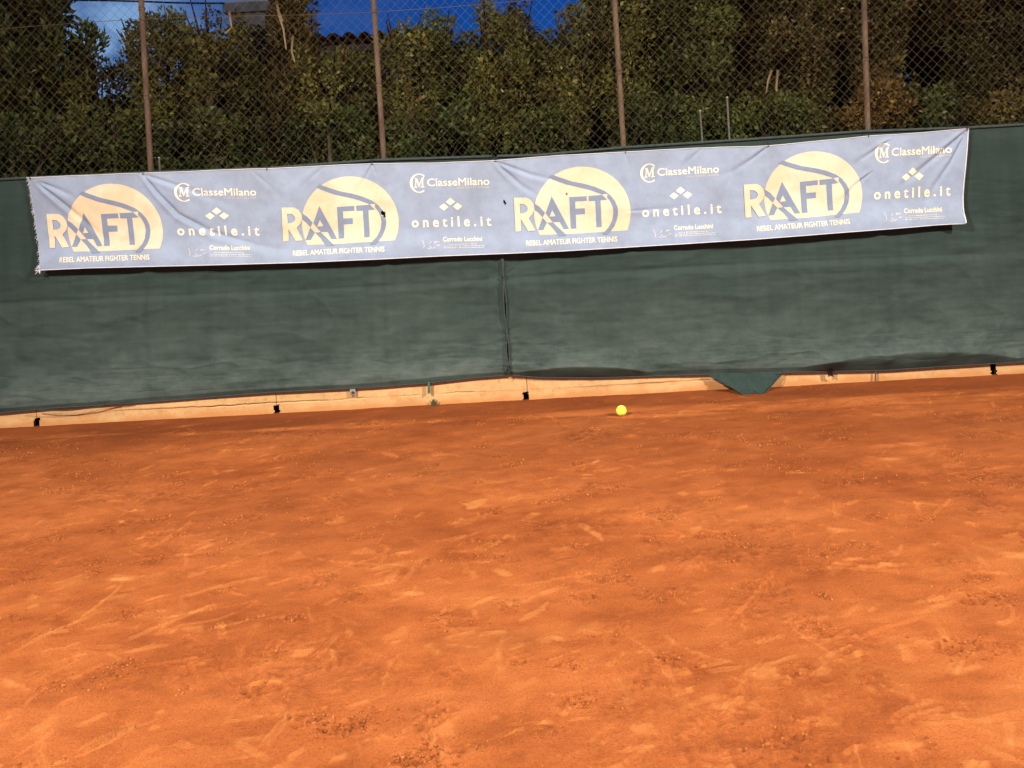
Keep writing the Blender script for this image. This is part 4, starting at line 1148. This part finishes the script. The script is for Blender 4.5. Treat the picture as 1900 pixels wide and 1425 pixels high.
def tree(name, label, cat, prof, Y, pal, seed, group=None, depth=0.6, dens=560, lsize=0.040, crad=0.088, per=42, spiky=0.0, stems=None, trunk=True, holes=()):
    """prof: list of (px x centre, px half width, px y) from top to bottom of the crown"""
    g = np.random.default_rng(seed)
    pr = sorted(prof, key=lambda k: k[2])
    Ym = Y + 0.1 + depth * 0.9
    P = np.array([(*at(x, y + 5, Ym), max(w - 12, 5) * Ym / F) for x, w, y in pr])      # X, Z, halfwidth
    zt, zb = P[0, 1], P[-1, 1]
    zs = P[::-1, 1]
    area = sum(abs(P[i, 1] - P[i + 1, 1]) * (P[i, 2] + P[i + 1, 2]) for i in range(len(P) - 1))
    n = int(area * dens)
    z = g.uniform(zb, zt, n * 3)
    hw = np.interp(z, zs, P[::-1, 2]); wmax = P[:, 2].max()
    keep = g.random(n * 3) < hw / wmax
    z, hw = z[keep], hw[keep]
    if len(z) > n: z, hw = z[:n], hw[:n]
    a = g.uniform(-1, 1, len(z))
    edge = 0.72 + 0.5 * fbm(z * 2.3 + seed, np.sign(a) * 3 + seed, seed % 37, 3)
    cxm = np.interp(z, zs, P[::-1, 0])
    x = cxm + a * hw * edge
    dm = depth * np.sqrt(np.clip(1.05 - a * a, 0.05, 1)) * np.clip(0.35 + hw / wmax, 0.4, 1)
    y = Y + 0.1 + depth * 0.9 - dm * (1 - 1.9 * g.random(len(z)) ** 1.6)
    # light and dark: thin the clumps where a slow 3D field is low
    f = fbm(x * 2.9 + y * 1.3, z * 2.9 - y * 0.9, seed % 29 + 3, 3, 0.6)
    y = y + 0.85 * (f - 0.5)
    k = f + 0.16 * g.random(len(z)) > 0.425
    for hx, hy, hr, hz in holes:
        qx, qz = at(hx, hy, Ym); k &= ((x - qx) / (hr * Y / F)) ** 2 + ((z - qz) / (hz * Y / F)) ** 2 > 1 + 0.4 * g.random(len(z))
    cl = np.stack([x, y, z], -1)[k]
    V, Q, tone = leaves(cl, PAL[pal], per, lsize, crad, seed, spiky)
    base = Vector((P[-1, 0], Y + depth * 0.8, -0.03))
    root = empty(name, base)
    tag(root, label, cat, group)
    me = np_mesh('crown', V, Q); cattr(me, 'tone', tone)
    put('crown', me, M['leaf'], root)
    m = MB(); lr = random.Random(seed)
    top = Vector((P[0, 0], Y + depth * 0.8, zt - 0.12 * (zt - zb)))
    pts = [base.lerp(top, t / 7) + Vector((lr.uniform(-.05, .05), lr.uniform(-.05, .05), 0)) * (t > 0) for t in range(8)]
    r0 = 0.05 + 0.015 * max(0, zt - 2)
    m.tube(pts, [r0 * (1 - 0.8 * t / 7) for t in range(8)], 9)
    for q in range(22 if name != 'low_bush' else 7):
        t = lr.uniform(0.25, 0.95); p = base.lerp(top, t)
        w = float(np.interp(p.z, zs, P[::-1, 2]))
        e = Vector((p.x + lr.uniform(-1, 1) * w * 0.85, p.y - lr.uniform(0.0, 0.9) * depth, min(zt, p.z + lr.uniform(.15, .6))))
        mid = p.lerp(e, 0.5) + Vector((0, 0, -0.06))
        m.tube([p, mid, e], [r0 * 0.35 * (1 - 0.6 * t), r0 * 0.2, 0.004], 6)
    m.build('trunk', M['bark'], root, True)
    if stems:
        for sxy in stems:
            mm = MB(); pts = [pt(x_, y_, Y - 0.03) for x_, y_ in sxy]
            mm.tube(pts, [0.012 - 0.006 * i / max(1, len(pts) - 1) for i in range(len(pts))], 7)
            mm.build('stem', M['pale'], root, True)
    return root

HB = 420   # lower end of every crown: hidden behind the net
G1 = 'shrubs of the hedge behind the fence'
G2 = 'tall trees behind the fence'
tree('conifer', 'tall dark green conifer at the far left behind the fence', 'tree', [(20, 80, -150), (40, 95, 0), (55, 118, 90), (60, 120, 200), (60, 120, HB)], 6.45, 'green', 101, G2, spiky=0.5, lsize=0.07, dens=420)
tree('shrub', 'dark sloping shrub between the far left conifer and the first post', 'shrub', [(192, 10, 108), (200, 36, 138), (215, 75, 190), (225, 90, HB)], 6.5, 'olive', 102, G1, spiky=0.25)
tree('bare_tree', 'thin tawny leaved tree behind the first post from the left', 'tree', [(272, 14, 12), (275, 30, 50), (285, 38, 100), (290, 35, 200), (290, 30, HB)], 7.6, 'tawny', 103, G2, dens=130, lsize=0.045, depth=0.3)
tree('shrub', 'bushy hedge shrub just right of the first post below the bare sky gap', 'shrub', [(320, 14, 25), (330, 42, 50), (335, 70, 110), (335, 80, 200), (335, 85, HB)], 6.3, 'olive', 104, G1, spiky=0.2)
tree('shrub', 'dense olive shrub growing in front of the chimney', 'shrub', [(395, 18, 30), (410, 45, 48), (440, 80, 70), (450, 90, 140), (450, 90, HB)], 6.35, 'olive', 105, G1, stems=[[(425, 22), (428, 40), (430, 52)], [(430, 52), (418, 62)]])
tree('cypress', 'narrow upright cypress with pale bare stems right of the chimney', 'tree', [(535, 22, -80), (540, 36, -20), (542, 42, 40), (545, 46, 80), (545, 55, 160), (545, 55, HB)], 6.4, 'brown', 106, G2, spiky=0.45, lsize=0.06, depth=0.4,
     stems=[[(514, 8), (518, 30), (526, 55), (531, 92)], [(517, 22), (525, 40)], [(543, 68), (541, 95), (547, 115)]])
tree('shrub', 'lower hedge shrub under the tiled roof beside the second post', 'shrub', [(610, 40, 99), (640, 85, 112), (645, 95, 150), (645, 95, HB)], 6.4, 'olive', 107, G1, spiky=0.15, holes=[(676, 176, 24, 26)])
tree('shrub', 'rounded hedge shrub just right of the second post under blue sky', 'shrub', [(745, 12, 42), (750, 24, 60), (770, 60, 80), (780, 75, 140), (780, 80, HB)], 6.3, 'olive', 108, G1)
tree('shrub', 'green topped hedge shrub in the middle between second and third post', 'shrub', [(812, 16, 40), (825, 40, 55), (850, 65, 80), (865, 80, 140), (865, 85, HB)], 6.4, 'green', 109, G1)
tree('shrub', 'wispy tallest hedge shrub in the middle against the blue sky', 'shrub', [(898, 10, 12), (905, 24, 32), (925, 48, 58), (935, 70, 100), (940, 80, HB)], 6.35, 'olive', 110, G1, spiky=0.2)
tree('shrub', 'grey green feathery shrub top behind the wispy tallest hedge shrub', 'shrub', [(957, 13, 8), (957, 17, 30), (960, 45, 60), (965, 60, 120), (965, 60, HB)], 6.9, 'tawny', 111, G1)
tree('shrub', 'hedge shrub left of the third post rising towards the tall tree', 'shrub', [(1075, 14, 12), (1068, 32, 40), (1050, 62, 70), (1040, 75, 120), (1040, 85, HB)], 6.3, 'olive', 112, G1)
tree('broadleaf_tree', 'tall leafy tree behind the third post with olive leaves', 'tree', [(1140, 60, -160), (1150, 70, -40), (1150, 72, 20), (1145, 85, 120), (1145, 90, HB)], 6.4, 'olive', 113, G2)
tree('broadleaf_tree', 'tall bright green tree between the third and fourth post', 'tree', [(1270, 80, -170), (1270, 95, 0), (1275, 100, 120), (1275, 100, HB)], 6.25, 'green', 114, G2)
tree('broadleaf_tree', 'tall brown leaved tree left of the fourth post', 'tree', [(1430, 90, -170), (1430, 105, 0), (1435, 110, 120), (1435, 110, HB)], 6.4, 'brown', 115, G2, stems=[[(1432, 130), (1425, 150), (1422, 172)], [(1443, 130), (1440, 165), (1446, 185)]])
tree('broadleaf_tree', 'tall dark brown tree directly behind the fourth post', 'tree', [(1580, 80, -180), (1590, 90, 0), (1590, 85, 100), (1590, 80, 200), (1590, 80, HB)], 6.5, 'brown', 116, G2, holes=[(1680, 140, 60, 55)])
tree('broadleaf_tree', 'wide dark brown tree at the far right over the black gap', 'tree', [(1800, 150, -180), (1800, 165, 0), (1800, 160, 120), (1800, 160, HB)], 6.6, 'brown', 117, G2, holes=[(1670, 140, 75, 55)], spiky=0.15)
tree('shrub', 'dry rusty brown shrub at the foot of the fourth post', 'shrub', [(1620, 20, 125), (1625, 42, 160), (1625, 70, 210), (1625, 70, HB)], 6.2, 'rust', 118, G1, depth=0.25, lsize=0.04)
low = [(60, 110, 240, 'deep', 'dark green ivy bush under the far left conifer'), (225, 85, 215, 'green', 'bright green low bush left of the first post foot'), (400, 120, 225, 'deep', 'dark green low bush right of the first post foot'),
       (610, 100, 215, 'deep', 'dark green low bush left of the second post foot'), (815, 105, 215, 'deep', 'leafy low bush right of the second post foot'), (1010, 100, 225, 'green', 'green low bush in the middle above the banner'),
       (1215, 90, 190, 'deep', 'dark green low bush right of the third post foot'), (1420, 110, 190, 'green', 'green low bush around the thin grey stakes'), (1720, 60, 185, 'deep', 'dark green low bush right of the fourth post under the black gap'), (1860, 70, 175, 'brown', 'brownish low bush at the far right above the net')]
for i, (xc, hw, yt, pal, lab) in enumerate(low):
    tree('low_bush', lab, 'bush', [(xc, hw * 0.5, yt - 12), (xc, hw * 0.9, yt + 15), (xc, hw, yt + 60), (xc, hw, HB)], 6.05, pal, 200 + i, 'low bushes at the foot of the hedge', depth=0.25, lsize=0.043, dens=330)
# second row: closes the view through the hedge
back = [(-40, 150, -150, 'deep'), (250, 90, 190, 'brown'), (430, 120, 120, 'brown'), (640, 110, 140, 'brown'), (830, 110, 110, 'brown'), (1020, 110, 110, 'olive'), (1200, 120, -120, 'brown'), (1400, 120, -150, 'brown'), (1600, 120, -150, 'brown'), (1800, 120, -150, 'brown'), (1960, 120, -150, 'brown')]
back_lab = ['dark conifer standing half hidden behind the far left conifer', 'brown tree deep behind the first post', 'brown tree deep behind the chimney shrub', 'brown tree deep behind the hedge under the roof', 'brown tree deep behind the hedge right of the second post', 'olive tree deep behind the hedge left of the third post',
            'tall brown tree deep behind the third post', 'tall brown tree deep behind the bright green tree', 'tall brown tree deep behind the fourth post', 'tall brown tree deep behind the black gap', 'tall brown tree at the far right edge deep behind']
for i, ((xc, hw, yt, pal), lab) in enumerate(zip(back, back_lab)):
    tree('background_tree', lab, 'tree', [(xc, hw * 0.6, yt), (xc, hw, yt + 50), (xc, hw, HB)], 8.9, pal, 300 + i, 'second row of trees behind the hedge', holes=[(676, 176, 30, 30)], depth=0.5, lsize=0.09, crad=0.16, dens=280, per=28)

# two thin stakes standing in the hedge
for a, b, lab in (((1349, 180), (1356, 300), 'taller thin grey metal stake in the hedge right of the third post'), ((1299, 205), (1306, 300), 'shorter thin grey metal stake in the hedge near the third post'), ((295, 292), (299, 350), 'short pale stake beside the foot of the first post')):
    p0, p1 = pt(*a, 5.84), pt(*b, 5.84); d = (p0 - p1) / (p0.z - p1.z)
    m = MB(); m.tube([p1 + d * (0 - p1.z), p0], 0.007, 8)
    m.tube([p0 - d * 0.006, p0 + d * 0.004], 0.0083, 8)
    o = m.build('stake', M['galv'], None, True); tag(o, lab, 'stake', 'thin stakes in the hedge')

# ------------------------------------------------------------------ house behind the hedge
def house():
    Y = 13.0
    xl, zl = at(330, 88, Y); xr, zr = at(760, 82, Y)
    ze = (zl + zr) / 2 - 0.02
    root = empty('house', ((xl + xr) / 2, Y + 3, 0))
    tag(root, 'low house with a clay tile roof and cement chimney behind the hedge', 'house')
    m = MB(); m.box(xl, xr, Y + 0.35, Y + 6, -0.03, ze - 0.12); m.build('wall', M['plaster'], root)
    m = MB(); m.box(xl - 0.3, xr + 0.3, Y + 0.02, Y + 0.07, ze - 0.115, ze - 0.005, 0.006)
    for x in np.arange(xl, xr, 0.55): m.box(x, x + 0.08, Y + 0.08, Y + 0.5, ze - 0.11, ze - 0.03)
    m.build('eaves_board', M['wood'], root)
    # half-round clay tiles, each course with open front end
    V, Q = [], []
    pitch = math.tan(R(5))
    x = xl - 0.35; k = 0
    lr = random.Random(9)
    while x < xr + 0.35:
        for up in (0, 1):
            xc = x + (0.13 if up else 0.0); r = 0.088 * lr.uniform(.95, 1.05); y0 = Y - 0.06 + lr.uniform(-.02, .02)
            n0 = len(V)
            for yy in (y0, Y + 6.2):
                z = ze + 0.085 + (yy - Y) * pitch + (0.045 if up else 0) + lr.uniform(-.008, .008)
                for j in range(9):
                    a = math.pi * j / 8
                    s = 1 if up else -1
                    V.append((xc + r * math.cos(a), yy, z + s * r * 0.95 * math.sin(a) - (0.03 if up else 0)))
            for j in range(8):
                Q.append((n0 + j, n0 + j + 1, n0 + 9 + j + 1, n0 + 9 + j))
        x += 0.26
    me = bpy.data.meshes.new('roof'); me.from_pydata(V, [], Q); rf = put('roof', me, M['tile'], root, True)
    md = rf.modifiers.new('t', 'SOLIDIFY'); md.thickness = 0.016
    # chimney: rendered stack, oversailing slab cap
    Yc = 12.2
    a = at(425, 60, Yc); b = at(490, 60, Yc); c0 = at(413, 24, Yc); c1 = at(503, 24, Yc); zc0 = c0[1]; zt = at(458, 3, Yc)[1]
    m = MB(); m.box(a[0], b[0], Yc + 0.07, Yc + 0.62, 0.5, zc0 - 0.002, 0.01)
    ch = m.build('chimney', M['cement'], rf)
    m = MB(); m.box(c0[0], c1[0], Yc, Yc + 0.7, zc0, zt, 0.012); m.build('chimney_cap', M['cement'], rf)
    m = MB(); m.box(c0[0] + .03, c1[0] - .05, Yc + .02, Yc + 0.68, zt + 0.002, zt + 0.03, 0.006); m.build('chimney_flashing', M['plaster'], rf)
    # cable from the chimney over to the left
    p = [pt(x_, y_, Yc) for x_, y_ in ((416, 6), (370, 6), (320, 5), (270, 3), (200, 1), (100, 0), (-60, -6), (-300, -30))]
    o = MB().tube(p, 0.014, 6).build('overhead_cable', M['black'], None, True); tag(o, 'dark overhead cable running left from the chimney', 'cable')
house()

# ------------------------------------------------------------------ court floodlights (behind the camera, left and right)
def floodlight(loc, aim, watts, label):
    loc = Vector(loc); root = empty('floodlight', (loc.x, loc.y, 0))
    tag(root, label, 'floodlight', 'court floodlights')
    m = MB(); m.tube([(loc.x, loc.y, -0.03), (loc.x, loc.y, loc.z * 0.5), (loc.x, loc.y, loc.z + 0.1)], [0.09, 0.07, 0.05], 14); m.build('mast', M['galv'], root, True)
    d = (Vector(aim) - loc).normalized(); q = d.to_track_quat('-Z', 'Y')
    me_m = MB(); me_m.box(-0.32, 0.32, -0.24, 0.24, 0.0, 0.16, 0.02)
    hd = me_m.build('lamp_head', M['black'], root); hd.matrix_parent_inverse = Matrix.Identity(4)
    hd.rotation_euler = q.to_euler(); hd.location = Vector((0, 0, loc.z)) + d * 0.15
    ld = bpy.data.lights.new('lamp', 'SPOT'); ld.energy = watts; ld.color = LAMP_COL; ld.shadow_soft_size = 0.24
    ld.spot_size = R(122); ld.spot_blend = 1.0
    lo = bpy.data.objects.new('lamp', ld); COL.objects.link(lo)
    lo.parent = root; lo.rotation_euler = q.to_euler(); lo.location = Vector((0, 0, loc.z)) + d * 0.30
floodlight((-5.2, -1.3, 6.3), (0.2, 0.9, 0.0), LAMP_W[0], 'left court floodlight on a tall steel mast')
floodlight((7.2, -0.4, 6.1), (-0.4, 0.9, 0.0), LAMP_W[1], 'right court floodlight on a tall steel mast')
